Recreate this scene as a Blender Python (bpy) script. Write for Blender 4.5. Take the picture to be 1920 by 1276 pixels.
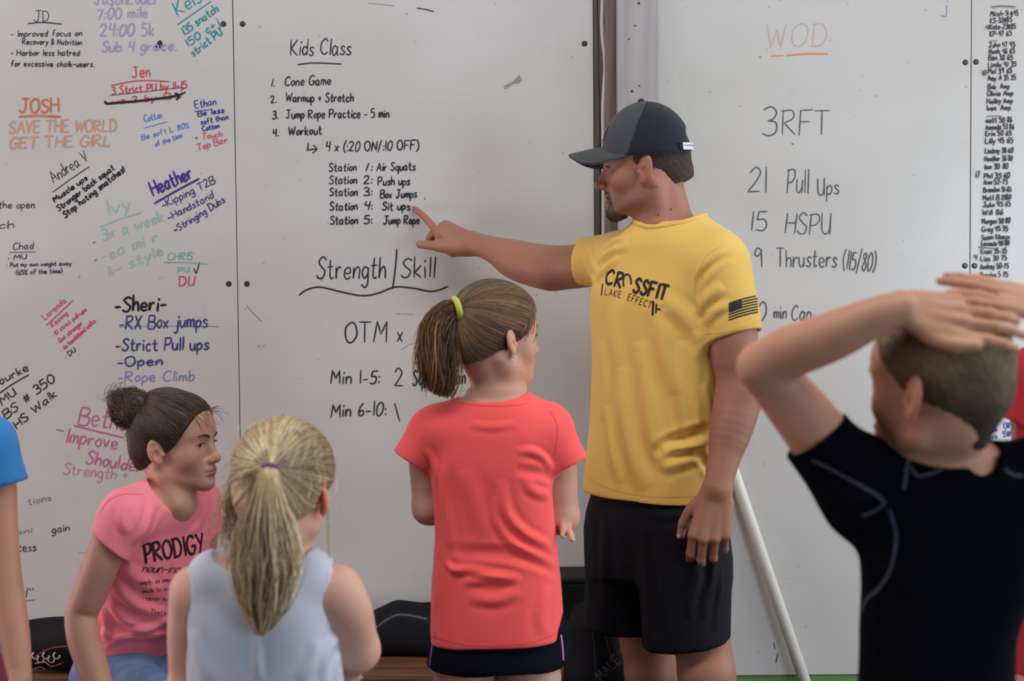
import bpy, bmesh, math, random
import numpy as np
from mathutils import Vector, Matrix
from mathutils.bvhtree import BVHTree

for _o in list(bpy.data.objects):
    bpy.data.objects.remove(_o)
SC = bpy.context.scene
COL = SC.collection
random.seed(7)
RNG = np.random.default_rng(11)

# ------------------------------------------------------------------ camera
F_PX, CX, CY = 2667.0, 960.0, 638.0
CAM_H, PITCH, ROLL = 1.41, math.radians(2.65), math.radians(0.5)
_f = np.array([0, math.cos(PITCH), -math.sin(PITCH)])
_r0 = np.array([1.0, 0, 0])
_u0 = np.array([0, math.sin(PITCH), math.cos(PITCH)])
_r = _r0 * math.cos(ROLL) - _u0 * math.sin(ROLL)
_u = _u0 * math.cos(ROLL) + _r0 * math.sin(ROLL)
cam_data = bpy.data.cameras.new('camera')
cam_data.sensor_width = 36.0
cam_data.lens = 36.0 * F_PX / 1920.0
cam_data.clip_start = 0.05
cam_data.dof.use_dof = True
cam_data.dof.focus_distance = 3.4
cam_data.dof.aperture_fstop = 3.6
cam = bpy.data.objects.new('camera', cam_data)
COL.objects.link(cam)
cam.matrix_world = Matrix(((_r[0], _u[0], -_f[0], 0), (_r[1], _u[1], -_f[1], 0), (_r[2], _u[2], -_f[2], CAM_H), (0, 0, 0, 1)))
SC.camera = cam

def at(px, py, depth):
    """survey: the point on the photo's line of sight (1920x1276) that lies `depth` metres from the camera along world Y"""
    d = _f + _r * (px - CX) / F_PX - _u * (py - CY) / F_PX
    p = d * (depth / d[1])
    return np.array([p[0], p[1], p[2] + CAM_H])

# ------------------------------------------------------------------ light, sky, exposure
SC.view_settings.view_transform = 'Standard'
SC.view_settings.look = 'None'
SC.view_settings.exposure = 0.0
SC.view_settings.gamma = 1.0
SC.view_settings.use_curve_mapping = False
SC.cycles.use_denoising = True
SC.cycles.max_bounces = 6
WORLD = bpy.data.worlds.new('daylight')
SC.world = WORLD
WORLD.use_nodes = True
_bg = WORLD.node_tree.nodes['Background']
_bg.inputs['Color'].default_value = (0.93, 0.96, 1.0, 1)
_bg.inputs['Strength'].default_value = 0.09

def area_light(name, loc, target, sx, sy, power, color=(1, 1, 1)):
    ld = bpy.data.lights.new(name, 'AREA')
    ld.shape = 'RECTANGLE'
    ld.size, ld.size_y = sx, sy
    ld.energy = power
    ld.color = color
    o = bpy.data.objects.new(name, ld)
    COL.objects.link(o)
    o.location = loc
    o.rotation_euler = (Vector(target) - Vector(loc)).to_track_quat('-Z', 'Y').to_euler()
    return o
# roof skylight strip above the boards, daylight through the open bay doors at both sides and a doorway behind
area_light('skylight', (0.0, 1.5, 3.9), (0.0, 3.0, 0.6), 6.0, 1.0, 104, (0.97, 0.985, 1.0))
area_light('bay_door_daylight', (3.5, 2.7, 1.7), (0.0, 2.6, 1.1), 2.4, 2.6, 76, (0.94, 0.965, 1.0))
area_light('bay_door_daylight', (-3.3, 2.7, 1.0), (0.0, 2.9, 0.9), 2.4, 1.7, 54, (1.0, 0.79, 0.82))
area_light('doorway_daylight', (3.32, -1.2, 1.15), (1.3, 3.7, 1.1), 1.5, 2.1, 82, (0.72, 0.84, 1.0))

# ------------------------------------------------------------------ materials
def new_mat(name):
    m = bpy.data.materials.new(name)
    m.use_nodes = True
    nt = m.node_tree
    return m, nt, nt.nodes['Principled BSDF']

def srgb(r, g, b):
    def c(v):
        v /= 255.0
        return v / 12.92 if v <= 0.04045 else ((v + 0.055) / 1.055) ** 2.4
    return (c(r), c(g), c(b), 1.0)

def plain(name, rgb, rough=0.6, spec=0.5, metal=0.0, bump=0.0, bscale=300.0, var=0.0, vscale=8.0, rgb2=None):
    """a base colour with an optional soft procedural mottling and a fine bump"""
    m, nt, b = new_mat(name)
    b.inputs['Base Color'].default_value = srgb(*rgb)
    b.inputs['Roughness'].default_value = rough
    b.inputs['Specular IOR Level'].default_value = spec
    b.inputs['Metallic'].default_value = metal
    tc = nt.nodes.new('ShaderNodeTexCoord')
    if var > 0:
        n = nt.nodes.new('ShaderNodeTexNoise')
        n.inputs['Scale'].default_value = vscale
        n.inputs['Detail'].default_value = 5
        nt.links.new(tc.outputs['Object'], n.inputs['Vector'])
        r = nt.nodes.new('ShaderNodeValToRGB')
        r.color_ramp.elements[0].position = 0.35
        r.color_ramp.elements[1].position = 0.7
        c1 = srgb(*rgb)
        c2 = srgb(*rgb2) if rgb2 else tuple(x * (1 - var) for x in c1[:3]) + (1,)
        r.color_ramp.elements[0].color = c2
        r.color_ramp.elements[1].color = c1
        nt.links.new(n.outputs['Fac'], r.inputs['Fac'])
        nt.links.new(r.outputs['Color'], b.inputs['Base Color'])
    if bump > 0:
        n2 = nt.nodes.new('ShaderNodeTexNoise')
        n2.inputs['Scale'].default_value = bscale
        n2.inputs['Detail'].default_value = 3
        nt.links.new(tc.outputs['Object'], n2.inputs['Vector'])
        bp = nt.nodes.new('ShaderNodeBump')
        bp.inputs['Strength'].default_value = bump
        bp.inputs['Distance'].default_value = 0.002
        nt.links.new(n2.outputs['Fac'], bp.inputs['Height'])
        nt.links.new(bp.outputs['Normal'], b.inputs['Normal'])
    return m

def fabric(name, rgb, rough=0.85, heather=0.06, weave=900.0, sheen=0.15, bump=0.25, spec=0.25):
    m = plain(name, rgb, rough, spec, 0, bump, weave, heather, 260.0)
    b = m.node_tree.nodes['Principled BSDF']
    b.inputs['Sheen Weight'].default_value = sheen
    b.inputs['Sheen Roughness'].default_value = 0.5
    return m

def vcol_mat(name, rough=0.5, spec=0.4, sss=0.0, bump=0.0, bscale=250.0):
    """the colour comes from the mesh's own pigment attribute"""
    m, nt, b = new_mat(name)
    a = nt.nodes.new('ShaderNodeAttribute')
    a.attribute_name = 'pigment'
    nt.links.new(a.outputs['Color'], b.inputs['Base Color'])
    b.inputs['Roughness'].default_value = rough
    b.inputs['Specular IOR Level'].default_value = spec
    if sss:
        b.inputs['Subsurface Weight'].default_value = sss
        b.inputs['Subsurface Radius'].default_value = (1.0, 0.35, 0.2)
        b.inputs['Subsurface Scale'].default_value = 0.008
    if bump:
        tc = nt.nodes.new('ShaderNodeTexCoord')
        n2 = nt.nodes.new('ShaderNodeTexNoise')
        n2.inputs['Scale'].default_value = bscale
        n2.inputs['Detail'].default_value = 4
        nt.links.new(tc.outputs['Object'], n2.inputs['Vector'])
        bp = nt.nodes.new('ShaderNodeBump')
        bp.inputs['Strength'].default_value = bump
        bp.inputs['Distance'].default_value = 0.0015
        nt.links.new(n2.outputs['Fac'], bp.inputs['Height'])
        nt.links.new(bp.outputs['Normal'], b.inputs['Normal'])
    return m

# ------------------------------------------------------------------ object helpers
def mesh_obj(name, verts, faces, mat, parent=None, smooth=True, colors=None, kind=None):
    me = bpy.data.meshes.new(name)
    V = np.asarray(verts, dtype=np.float32)
    if isinstance(faces, np.ndarray):
        nf, k = faces.shape
        me.vertices.add(len(V))
        me.vertices.foreach_set('co', V.ravel())
        me.loops.add(nf * k)
        me.loops.foreach_set('vertex_index', faces.ravel().astype(np.int32))
        me.polygons.add(nf)
        me.polygons.foreach_set('loop_start', np.arange(0, nf * k, k, dtype=np.int32))
        me.update(calc_edges=True)
    else:
        me.from_pydata([tuple(map(float, v)) for v in V], [], faces)
        me.update()
    if smooth:
        me.polygons.foreach_set('use_smooth', np.ones(len(me.polygons), dtype=bool))
    if colors is not None:
        at_ = me.color_attributes.new('pigment', 'FLOAT_COLOR', 'POINT')
        c4 = np.ones((len(V), 4), dtype=np.float32)
        c4[:, :3] = colors
        at_.data.foreach_set('color', c4.ravel())
    me.validate()
    if mat is not None:
        for mm in (mat if isinstance(mat, (list, tuple)) else [mat]):
            me.materials.append(mm)
    o = bpy.data.objects.new(name, me)
    COL.objects.link(o)
    if parent is not None:
        o.parent = parent
        pl = world_loc(parent)
        # keep world placement: geometry is given in world space
        o.location = -Vector(pl)
    if kind:
        o['kind'] = kind
    return o

def world_loc(o):
    p = Vector((0, 0, 0))
    while o is not None:
        p += Vector(o.location)
        o = o.parent
    return p

def thing(name, label, cat, loc=(0, 0, 0), group=None):
    o = bpy.data.objects.new(name, None)
    o.empty_display_size = 0.05
    COL.objects.link(o)
    o.location = Vector([float(v) for v in loc])
    o['label'], o['category'] = label, cat
    if group:
        o['group'] = group
    return o

def tag(o, label, cat, group=None):
    o['label'], o['category'] = label, cat
    if group:
        o['group'] = group
    return o

class MB:
    """collects boxes, tubes and sheets and links them as ONE mesh object"""
    def __init__(s):
        s.v, s.f = [], []
    def add(s, vs, fs):
        b = len(s.v)
        s.v += [tuple(map(float, v)) for v in vs]
        s.f += [tuple(i + b for i in f) for f in fs]
    def box(s, x0, x1, y0, y1, z0, z1):
        s.add([(x0, y0, z0), (x1, y0, z0), (x1, y1, z0), (x0, y1, z0), (x0, y0, z1), (x1, y0, z1), (x1, y1, z1), (x0, y1, z1)],
              [(0, 3, 2, 1), (4, 5, 6, 7), (0, 1, 5, 4), (1, 2, 6, 5), (2, 3, 7, 6), (3, 0, 4, 7)])
    def tube(s, pts, rad, n=10, caps=True):
        pts = np.asarray(pts, float)
        rad = np.broadcast_to(rad, (len(pts),))
        t = np.gradient(pts, axis=0)
        t /= np.linalg.norm(t, axis=1)[:, None] + 1e-12
        ref = np.array([0.13, 0.31, 0.94]) if abs(t[0][2]) < 0.8 else np.array([0.95, 0.2, 0.1])
        vs = []
        for p, tt, r in zip(pts, t, rad):
            a = np.cross(tt, ref); a /= np.linalg.norm(a)
            b = np.cross(tt, a)
            for k in range(n):
                an = 2 * math.pi * k / n
                vs.append(p + r * (math.cos(an) * a + math.sin(an) * b))
        fs = []
        for i in range(len(pts) - 1):
            for k in range(n):
                k2 = (k + 1) % n
                fs.append((i * n + k, i * n + k2, (i + 1) * n + k2, (i + 1) * n + k))
        if caps:
            fs.append(tuple(range(n - 1, -1, -1)))
            fs.append(tuple((len(pts) - 1) * n + k for k in range(n)))
        s.add(vs, fs)
    def build(s, name, mat, parent=None, smooth=False, bevel=0.0, kind=None):
        o = mesh_obj(name, s.v, s.f, mat, parent, smooth, kind=kind)
        if bevel:
            md = o.modifiers.new('edge', 'BEVEL')
            md.width, md.segments, md.limit_method = bevel, 2, 'ANGLE'
        return o

def catmull(P, n=6, closed=False):
    P = np.asarray(P, float)
    if len(P) < 3:
        return P
    out = []
    m = len(P)
    rng_ = range(m if closed else m - 1)
    for i in rng_:
        if closed:
            p0, p1, p2, p3 = P[(i - 1) % m], P[i], P[(i + 1) % m], P[(i + 2) % m]
        else:
            p0, p1, p2, p3 = P[max(i - 1, 0)], P[i], P[i + 1], P[min(i + 2, m - 1)]
        for k in range(n):
            t = k / n
            out.append(0.5 * ((2 * p1) + (-p0 + p2) * t + (2 * p0 - 5 * p1 + 4 * p2 - p3) * t * t + (-p0 + 3 * p1 - 3 * p2 + p3) * t ** 3))
    if not closed:
        out.append(P[-1])
    return np.array(out)
# ------------------------------------------------------------------ a single-stroke handwriting alphabet (x right, baseline 0, cap height 1)
# strokes are split by |, points by spaces; a doubled point makes a corner
GL = {
'A': "0,0 .3,1 .3,1 .62,0|.12,.35 .5,.38", 'B': "0,0 0,1|0,1 .45,.95 .42,.58 .05,.53 .05,.53 .55,.42 .48,.02 0,0",
'C': ".55,.82 .35,1 .05,.7 .05,.25 .3,0 .58,.15", 'D': ".05,0 .05,1|-.05,.98 .4,.95 .6,.5 .4,.06 -.02,0",
'E': ".5,1 0,.98 0,.98 0,0 0,0 .5,.02|0,.52 .4,.53", 'F': "0,0 0,1 0,1 .52,1|0,.53 .4,.53",
'G': ".58,.85 .3,1 .03,.6 .1,.1 .4,0 .6,.3 .6,.42 .6,.42 .35,.42", 'H': "0,0 .02,1|.55,0 .55,1|0,.5 .55,.52",
'I': ".1,0 .1,1", 'J': ".1,1 .6,1|.38,1 .38,.2 .2,0 0,.18", 'K': "0,0 0,1|.5,1 .04,.42 .04,.42 .52,0",
'L': "0,1 0,0 0,0 .48,0", 'M': "0,0 .08,1 .08,1 .34,.35 .34,.35 .6,1 .6,1 .68,0", 'N': "0,0 .02,1 .02,1 .5,.02 .5,.02 .54,1",
'O': ".32,1 .02,.72 .08,.15 .35,0 .62,.35 .55,.85 .32,1", 'P': "0,0 .03,1|-.06,.95 .4,1 .5,.72 .3,.48 .02,.45",
'Q': ".32,1 .02,.72 .08,.15 .35,0 .62,.35 .55,.85 .32,1|.4,.2 .65,-.08", 'R': "0,0 .02,1|-.04,.97 .42,.98 .46,.66 .05,.48 .05,.48 .55,0",
'S': ".5,.85 .28,1 .05,.78 .25,.54 .48,.32 .35,.02 .1,.02 .0,.15", 'T': "-.02,1 .62,1|.3,1 .3,0", 'U': "0,1 .02,.25 .22,0 .46,.2 .5,1|.5,1 .5,0",
'V': "0,1 .25,0 .25,0 .52,1", 'W': "0,1 .17,0 .17,0 .38,.8 .38,.8 .56,0 .56,0 .78,1", 'X': "0,0 .52,1|.02,1 .5,0", 'Y': "0,1 .26,.5|.52,1 .15,0",
'Z': "0,1 .5,1 .5,1 0,0 0,0 .52,0",
'a': ".4,.48 .2,.56 .02,.28 .15,0 .38,.2 .42,.54 .42,.54 .4,.1 .5,0", 'b': "0,1 .02,0|.02,.3 .22,.55 .42,.3 .25,0 .02,.06",
'c': ".38,.45 .2,.56 .02,.28 .16,0 .4,.1", 'd': ".4,.4 .2,.54 .02,.28 .15,0 .38,.18|.42,1 .4,0", 'e': ".03,.28 .38,.32 .3,.55 .08,.5 .03,.2 .2,0 .42,.1",
'f': ".42,.95 .25,1 .17,.8 .17,0|.0,.52 .36,.54", 'g': ".4,.46 .2,.56 .02,.3 .15,.02 .38,.2 .4,.52 .4,.52 .4,-.2 .2,-.4 .02,-.26",
'h': "0,1 .02,0 .02,0 .05,.35 .24,.55 .38,.4 .4,0", 'i': ".04,.54 .05,0|.05,.76 .08,.86", 'j': ".2,.54 .2,-.25 .05,-.38 -.06,-.28|.2,.76 .23,.86",
'k': "0,1 .02,0|.34,.55 .04,.24 .04,.24 .38,0", 'l': ".04,1 .05,0", 'm': "0,.54 .02,0 .02,0 .05,.4 .18,.55 .28,.4 .28,0 .28,0 .32,.4 .45,.55 .54,.4 .56,0",
'n': "0,.54 .02,0 .02,0 .06,.38 .22,.55 .36,.42 .38,0", 'o': ".2,.55 .02,.3 .16,0 .38,.2 .34,.5 .2,.55", 'p': "0,.52 .02,-.4|.02,.35 .2,.56 .4,.34 .25,.03 .03,.08",
'q': ".4,.46 .2,.56 .02,.3 .15,.02 .38,.2|.41,.55 .4,-.42", 'r': "0,.54 .02,0 .02,0 .06,.36 .2,.54 .34,.48", 's': ".34,.46 .2,.56 .05,.44 .2,.28 .34,.15 .2,0 .0,.06",
't': ".16,.9 .16,.1 .28,0 .36,.06|0,.56 .34,.58", 'u': "0,.54 .03,.12 .18,0 .36,.2 .4,.54 .4,.54 .4,0", 'v': "0,.54 .18,0 .18,0 .38,.55",
'w': "0,.54 .13,0 .13,0 .28,.42 .28,.42 .42,0 .42,0 .56,.55", 'x': "0,0 .38,.54|.0,.54 .36,0", 'y': "0,.54 .18,.06|.4,.55 .2,0 .05,-.38",
'z': "0,.52 .36,.54 .36,.54 0,0 0,0 .4,.02",
'0': ".25,1 .02,.65 .08,.1 .28,0 .5,.4 .44,.88 .25,1", '1': ".1,1 .1,0", '2': "0,.78 .2,1 .42,.8 .3,.45 0,.02 0,.02 .5,.03",
'3': ".02,.9 .25,1 .42,.8 .3,.58 .14,.53 .14,.53 .42,.42 .42,.1 .2,0 0,.08", '4': ".08,1 .02,.5 .02,.5 .42,.5|.42,1 .38,0",
'5': ".45,1 .08,1 .08,1 .05,.58 .05,.58 .35,.6 .46,.3 .3,.02 .02,.05", '6': ".35,1 .08,.6 .04,.15 .25,0 .42,.2 .3,.45 .06,.3",
'7': "0,.95 .45,1 .45,1 .15,0", '8': ".42,.85 .22,1 .05,.8 .25,.55 .44,.28 .25,0 .04,.2 .22,.52 .44,.85", '9': ".4,.85 .2,1 .03,.75 .18,.55 .4,.75 .4,.9 .4,.9 .38,0",
'.': ".03,.0 .08,.06", ',': ".06,.06 .0,-.12", ':': ".05,.06 .07,.16|.05,.46 .07,.56", '-': "0,.34 .34,.36", '/': "0,-.15 .38,1.15",
'(': ".22,1.12 .03,.7 .03,.25 .2,-.12", ')': ".0,1.12 .2,.7 .2,.25 .02,-.12", '!': ".08,1 .05,.28|.04,0 .05,.04", '+': ".0,.4 .4,.42|.2,.66 .2,.16",
'~': "0,.3 .12,.42 .28,.28 .42,.4", '&': ".45,.1 .1,.75 .22,.98 .32,.75 .02,.25 .15,0 .45,.35", '#': ".15,0 .2,.8|.35,0 .4,.8|.05,.3 .5,.32|.05,.58 .5,.6",
'*': ".04,.28 .1,.34 .1,.28 .04,.34", '"': ".05,1 .04,.75|.2,1 .18,.75", "'": ".05,1 .03,.75", '%': ".0,0 .5,1|.1,1 .0,.8 .15,.75 .1,1|.4,.25 .3,.05 .45,0 .4,.25",
'@': ".4,.3 .25,.5 .15,.25 .4,.25 .5,.5 .3,.8 .0,.5 .1,.05 .45,.05", '>': "0,.72 .02,.25 .02,.25 .55,.25|.38,.48 .58,.25 .58,.25 .36,0",
'v/': "0,.3 .2,0 .2,0 .5,1",
}
ADV = {}
def _parse():
    for k, s in GL.items():
        st = []
        for part in s.split('|'):
            pts = [tuple(float(q) for q in p.split(',')) for p in part.split()]
            st.append(np.array(pts))
        GL[k] = st
        ADV[k] = max(max(p[0] for p in q) for q in st)
_parse()

def smooth_stroke(P, n=5):
    """Catmull-Rom through the points; a doubled point is a corner"""
    runs, cur = [], [P[0]]
    for a, b in zip(P[:-1], P[1:]):
        if np.allclose(a, b):
            runs.append(np.array(cur)); cur = [b]
        else:
            cur.append(b)
    runs.append(np.array(cur))
    out = []
    for r in runs:
        if len(r) < 2:
            continue
        c = catmull(r, n) if len(r) > 2 else np.array([r[0] + (r[1] - r[0]) * t for t in np.linspace(0, 1, 4)])
        out.append(c if not out else c[1:])
    return np.vstack(out) if out else P

def text_strokes(text, x0, y0, x1, y1, h, jit=0.03, slant=0.08, gap=0.17, space=0.42, fade=0.0, rnd=None):
    """lay the text on the baseline (x0,y0)->(x1,y1), cap height h (photo pixels, y down); returns pixel polylines"""
    rnd = rnd or random
    x, items = 0.0, []
    for ch in text:
        if ch == ' ':
            x += space; continue
        g = GL.get(ch)
        if g is None:
            continue
        items.append((ch, g, x)); x += ADV[ch] + gap
    total = max(x - gap, 0.1)
    L = math.hypot(x1 - x0, y1 - y0)
    sx = L / total
    ex = np.array([x1 - x0, y1 - y0]) / L
    ey = np.array([ex[1], -ex[0]])
    out = []
    for ch, g, gx in items:
        dy, sc, dsl = rnd.uniform(-jit, jit), 1 + rnd.uniform(-jit, jit) * 1.6, slant + rnd.uniform(-jit, jit) * 2
        for P in g:
            if fade and rnd.random() < fade * 0.5:
                continue
            Q = P + np.array([[rnd.uniform(-jit, jit) * .5, rnd.uniform(-jit, jit) * .5] for _ in P]) * (0 if len(P) < 3 else 1)
            for i in range(1, len(P)):
                if np.allclose(P[i], P[i - 1]):
                    Q[i] = Q[i - 1]
            S = smooth_stroke(Q)
            X = (gx + S[:, 0] + S[:, 1] * dsl) * sx
            Y = (S[:, 1] * sc + dy) * h
            pts = np.array([x0, y0]) + X[:, None] * ex + Y[:, None] * ey
            if fade and len(pts) > 6 and rnd.random() < fade:
                k = rnd.randrange(2, len(pts) - 2)
                pts = pts[:k] if rnd.random() < .5 else pts[k:]
            out.append(pts)
    return out

def ribbon(mb, pts3, w, nrm, taper=0.25):
    """a flat pen stroke of width w on a surface with normal nrm (one normal or one per point)"""
    p = np.asarray(pts3, float)
    keep = [0]
    for i in range(1, len(p)):
        if np.linalg.norm(p[i] - p[keep[-1]]) > w * 0.15:
            keep.append(i)
    p = p[keep]
    nrm = np.asarray(nrm, float)
    if nrm.ndim == 2:
        nrm = nrm[keep]
    if len(p) < 2:
        p = np.vstack([p[0], p[0] + np.array([w * .6, 0, 0])])
        if nrm.ndim == 2:
            nrm = np.vstack([nrm[0], nrm[0]])
    t = np.gradient(p, axis=0)
    t /= np.linalg.norm(t, axis=1)[:, None] + 1e-12
    s = np.cross(t, nrm)
    s /= np.linalg.norm(s, axis=1)[:, None] + 1e-12
    n = len(p)
    ww = np.full(n, w * .5)
    ww[0] *= 1 - taper; ww[-1] *= 1 - taper
    a = np.vstack([p[0] - t[0] * w * .3, p, p[-1] + t[-1] * w * .3])
    s = np.vstack([s[0], s, s[-1]])
    ww = np.concatenate([[ww[0] * .5], ww, [ww[-1] * .5]])
    vs = np.vstack([a + s * ww[:, None], a - s * ww[:, None]])
    m = len(a)
    mb.add(vs, [(i, i + 1, m + i + 1, m + i) for i in range(m - 1)])
# ------------------------------------------------------------------ the room: back wall, floor, boards
BF = 3.74                      # front face of the whiteboards
def wx(px, py=515, d=BF):
    return at(px, py, d)[0]
def wz(py, px=960, d=BF):
    return at(px, py, d)[2]

def wood_mat(name, c1, c2, scale=(1, 12, 12), rough=0.6, gloss=0.3):
    m, nt, b = new_mat(name)
    tc = nt.nodes.new('ShaderNodeTexCoord')
    mp = nt.nodes.new('ShaderNodeMapping')
    mp.inputs['Scale'].default_value = scale
    n = nt.nodes.new('ShaderNodeTexNoise')
    n.inputs['Scale'].default_value = 3.0; n.inputs['Detail'].default_value = 8; n.inputs['Distortion'].default_value = 0.6
    r = nt.nodes.new('ShaderNodeValToRGB')
    r.color_ramp.elements[0].position, r.color_ramp.elements[1].position = 0.32, 0.7
    r.color_ramp.elements[0].color, r.color_ramp.elements[1].color = srgb(*c1), srgb(*c2)
    nt.links.new(tc.outputs['Object'], mp.inputs['Vector'])
    nt.links.new(mp.outputs['Vector'], n.inputs['Vector'])
    nt.links.new(n.outputs['Fac'], r.inputs['Fac'])
    nt.links.new(r.outputs['Color'], b.inputs['Base Color'])
    b.inputs['Roughness'].default_value = rough
    b.inputs['Specular IOR Level'].default_value = gloss
    bp = nt.nodes.new('ShaderNodeBump')
    bp.inputs['Strength'].default_value = 0.25; bp.inputs['Distance'].default_value = 0.003
    nt.links.new(n.outputs['Fac'], bp.inputs['Height'])
    nt.links.new(bp.outputs['Normal'], b.inputs['Normal'])
    return m

def board_mat():
    """white melamine with faint wiped marker haze and specks of dirt"""
    m, nt, b = new_mat('white_melamine')
    tc = nt.nodes.new('ShaderNodeTexCoord')
    def noise(scale, detail, sc=None):
        n = nt.nodes.new('ShaderNodeTexNoise')
        n.inputs['Scale'].default_value = scale; n.inputs['Detail'].default_value = detail
        if sc:
            mp = nt.nodes.new('ShaderNodeMapping'); mp.inputs['Scale'].default_value = sc
            nt.links.new(tc.outputs['Object'], mp.inputs['Vector']); nt.links.new(mp.outputs['Vector'], n.inputs['Vector'])
        else:
            nt.links.new(tc.outputs['Object'], n.inputs['Vector'])
        return n
    def ramp(n, p0, p1, c0, c1):
        r = nt.nodes.new('ShaderNodeValToRGB')
        r.color_ramp.elements[0].position, r.color_ramp.elements[1].position = p0, p1
        r.color_ramp.elements[0].color, r.color_ramp.elements[1].color = c0, c1
        nt.links.new(n.outputs['Fac'], r.inputs['Fac'])
        return r
    haze = ramp(noise(2.2, 6, (1, 1, 1.6)), 0.38, 0.66, srgb(190, 187, 182), srgb(197, 195, 191))
    speck = ramp(noise(55, 2), 0.235, 0.265, (0.35, 0.34, 0.33, 1), (1, 1, 1, 1))
    mx = nt.nodes.new('ShaderNodeMix'); mx.data_type = 'RGBA'; mx.blend_type = 'MULTIPLY'
    mx.inputs['Factor'].default_value = 0.5
    nt.links.new(haze.outputs['Color'], mx.inputs['A']); nt.links.new(speck.outputs['Color'], mx.inputs['B'])
    nt.links.new(mx.outputs['Result'], b.inputs['Base Color'])
    b.inputs['Roughness'].default_value = 0.24
    b.inputs['Specular IOR Level'].default_value = 0.45
    return m

M_BOARD = board_mat()
M_HOLE = plain('dark_countersink', (38, 34, 32), 0.7)
M_SCREW = plain('screw_steel', (92, 88, 84), 0.4, 0.5, 0.8)
M_POST = wood_mat('grey_painted_post', (150, 146, 146), (166, 162, 161), (6, 6, 0.8), 0.65)
M_BATTEN = wood_mat('brown_grey_batten', (98, 88, 86), (128, 118, 116), (10, 10, 0.7), 0.75)  # strips beside the post, darker and browner in tone than its face
M_WALL = wood_mat('wall_boards', (96, 88, 82), (120, 110, 104), (3, 3, 0.6), 0.8)
M_FLOOR = plain('rubber_floor', (52, 50, 50), 0.85, 0.3, 0, 0.3, 200, 0.25, 30)
M_GREEN = plain('green_paint', (96, 142, 66), 0.6, 0.4, 0, 0.1, 60, 0.12, 12)
M_BENCH = wood_mat('brown_bench_wood', (74, 44, 26), (128, 84, 52), (1.2, 14, 14), 0.5, 0.5)

b = MB(); b.box(-4.5, 4.5, 3.775, 3.9, 0, 3.4); b.build('wall_back', M_WALL, kind='structure')
b = MB(); b.box(-4.5, 4.5, -2.5, 3.775, -0.1, 0); b.build('floor', M_FLOOR, kind='structure')
# green painted kick board under the boards
zg = wz(1264, 1560) - 0.002
b = MB(); b.box(0.40, 2.6, 3.745, 3.775, 0.0, zg); b.build('baseboard_back', M_GREEN, kind='structure')

SEAM1, EDGE1, POST0, POST1, SEAM2 = wx(445), wx(1114.5), wx(1158, 200, 3.655), wx(1236, 200, 3.655), wx(1818.5)
# post and batten between the boards
b = MB(); b.box(POST0, POST1, 3.655, 3.775, 0.0, 3.0); b.build('trim_1', M_POST, bevel=0.003, kind='structure')
b = MB(); b.box(wx(1136, 200, 3.70), POST0 - 0.0005, 3.70, 3.775, 0.0, 3.0); b.build('trim_2', M_BATTEN, bevel=0.002, kind='structure')
b = MB(); b.box(EDGE1 + 0.0012, wx(1136, 200, 3.70) - 0.0008, 3.752, 3.775, 0.0, 3.0); b.build('trim_3', M_BATTEN, bevel=0.002, kind='structure')
# nail heads and dents in the post
pn = bpy.data.objects['trim_1']
for i, (px, py) in enumerate([(1198, 6), (1191, 48), (1179, 73), (1199, 161), (1185, 171)]):
    c = at(px, py, 3.655)
    m_ = MB(); m_.tube([c + [0, 0.001, 0], c + [0, -0.0012, 0]], 0.0032 if i in (0, 4) else 0.0022, 10)
    m_.build('nail', M_HOLE, pn)

def whiteboard(name, label, x0, x1, z0, z1=2.6):
    mb = MB(); mb.box(x0, x1, BF, BF + 0.018, z0, z1)
    o = mb.build(name, M_BOARD, bevel=0.0012)
    tag(o, label, 'whiteboard', 'whiteboards on the gym wall')
    return o
def screw(board, px, py, r=0.0075):
    c = at(px, py, BF)
    ring = MB(); ring.tube([c + [0, 0.0004, 0], c + [0, -0.0006, 0]], r, 20)
    s_ = ring.build('screw', M_HOLE, board, smooth=False)
    hd = MB(); q = c + [0.001, 0, 0.001]
    hd.tube([q + [0, -0.0004, 0], q + [0, -0.0016, 0]], r * 0.55, 14)
    hd.build('screw_head', M_SCREW, s_)

wb_goal = whiteboard('whiteboard', 'whiteboard crowded with slanted goal notes in many marker colours', -1.95, SEAM1 - 0.0012, 0.42)
wb_kids = whiteboard('whiteboard', 'whiteboard with the numbered kids class plan the man points at', SEAM1 + 0.0012, EDGE1, 0.42)
wb_wod = whiteboard('whiteboard', 'whiteboard with the large grey workout list behind the man in yellow', POST1 + 0.0006, SEAM2 - 0.0012, zg + 0.002)
wb_score = whiteboard('whiteboard', 'narrow strip of whiteboard with a tiny black column of names and scores', SEAM2 + 0.0012, 2.42, zg + 0.002)
for px, py in [(419, 45), (429, 532)]: screw(wb_goal, px, py)
for px, py in [(455, 45), (463, 532), (1096, 82)]: screw(wb_kids, px, py)
for px, py in [(1810, 117), (1809, 498)]: screw(wb_wod, px, py)
for px, py in [(1830, 116), (1827, 498)]: screw(wb_score, px, py)

# white cable clipped down the batten, and the thin dark one beside it
cab = [(1131, -40), (1130, 10), (1129, 45), (1131, 80), (1134, 100), (1135, 130), (1133, 165), (1131, 210), (1132, 300), (1132, 420), (1131, 700), (1131, 1000)]
mb = MB(); mb.tube(catmull([at(x, y, 3.742) for x, y in cab], 6), 0.0056, 10)
tag(mb.build('cable', plain('white_pvc_sheath', (205, 202, 196), 0.5), smooth=True), 'white cable running down beside the grey post', 'cable')
mb = MB(); mb.tube(catmull([at(x, y, 3.7505) for x, y in [(1120, -40), (1120, 20), (1122, 100), (1122, 140), (1124, 200), (1125, 300), (1125, 900)]], 6), 0.0014, 6)
tag(mb.build('cable', plain('black_wire', (40, 36, 40), 0.6), smooth=True), 'thin black wire along the batten edge', 'wire')

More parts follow.
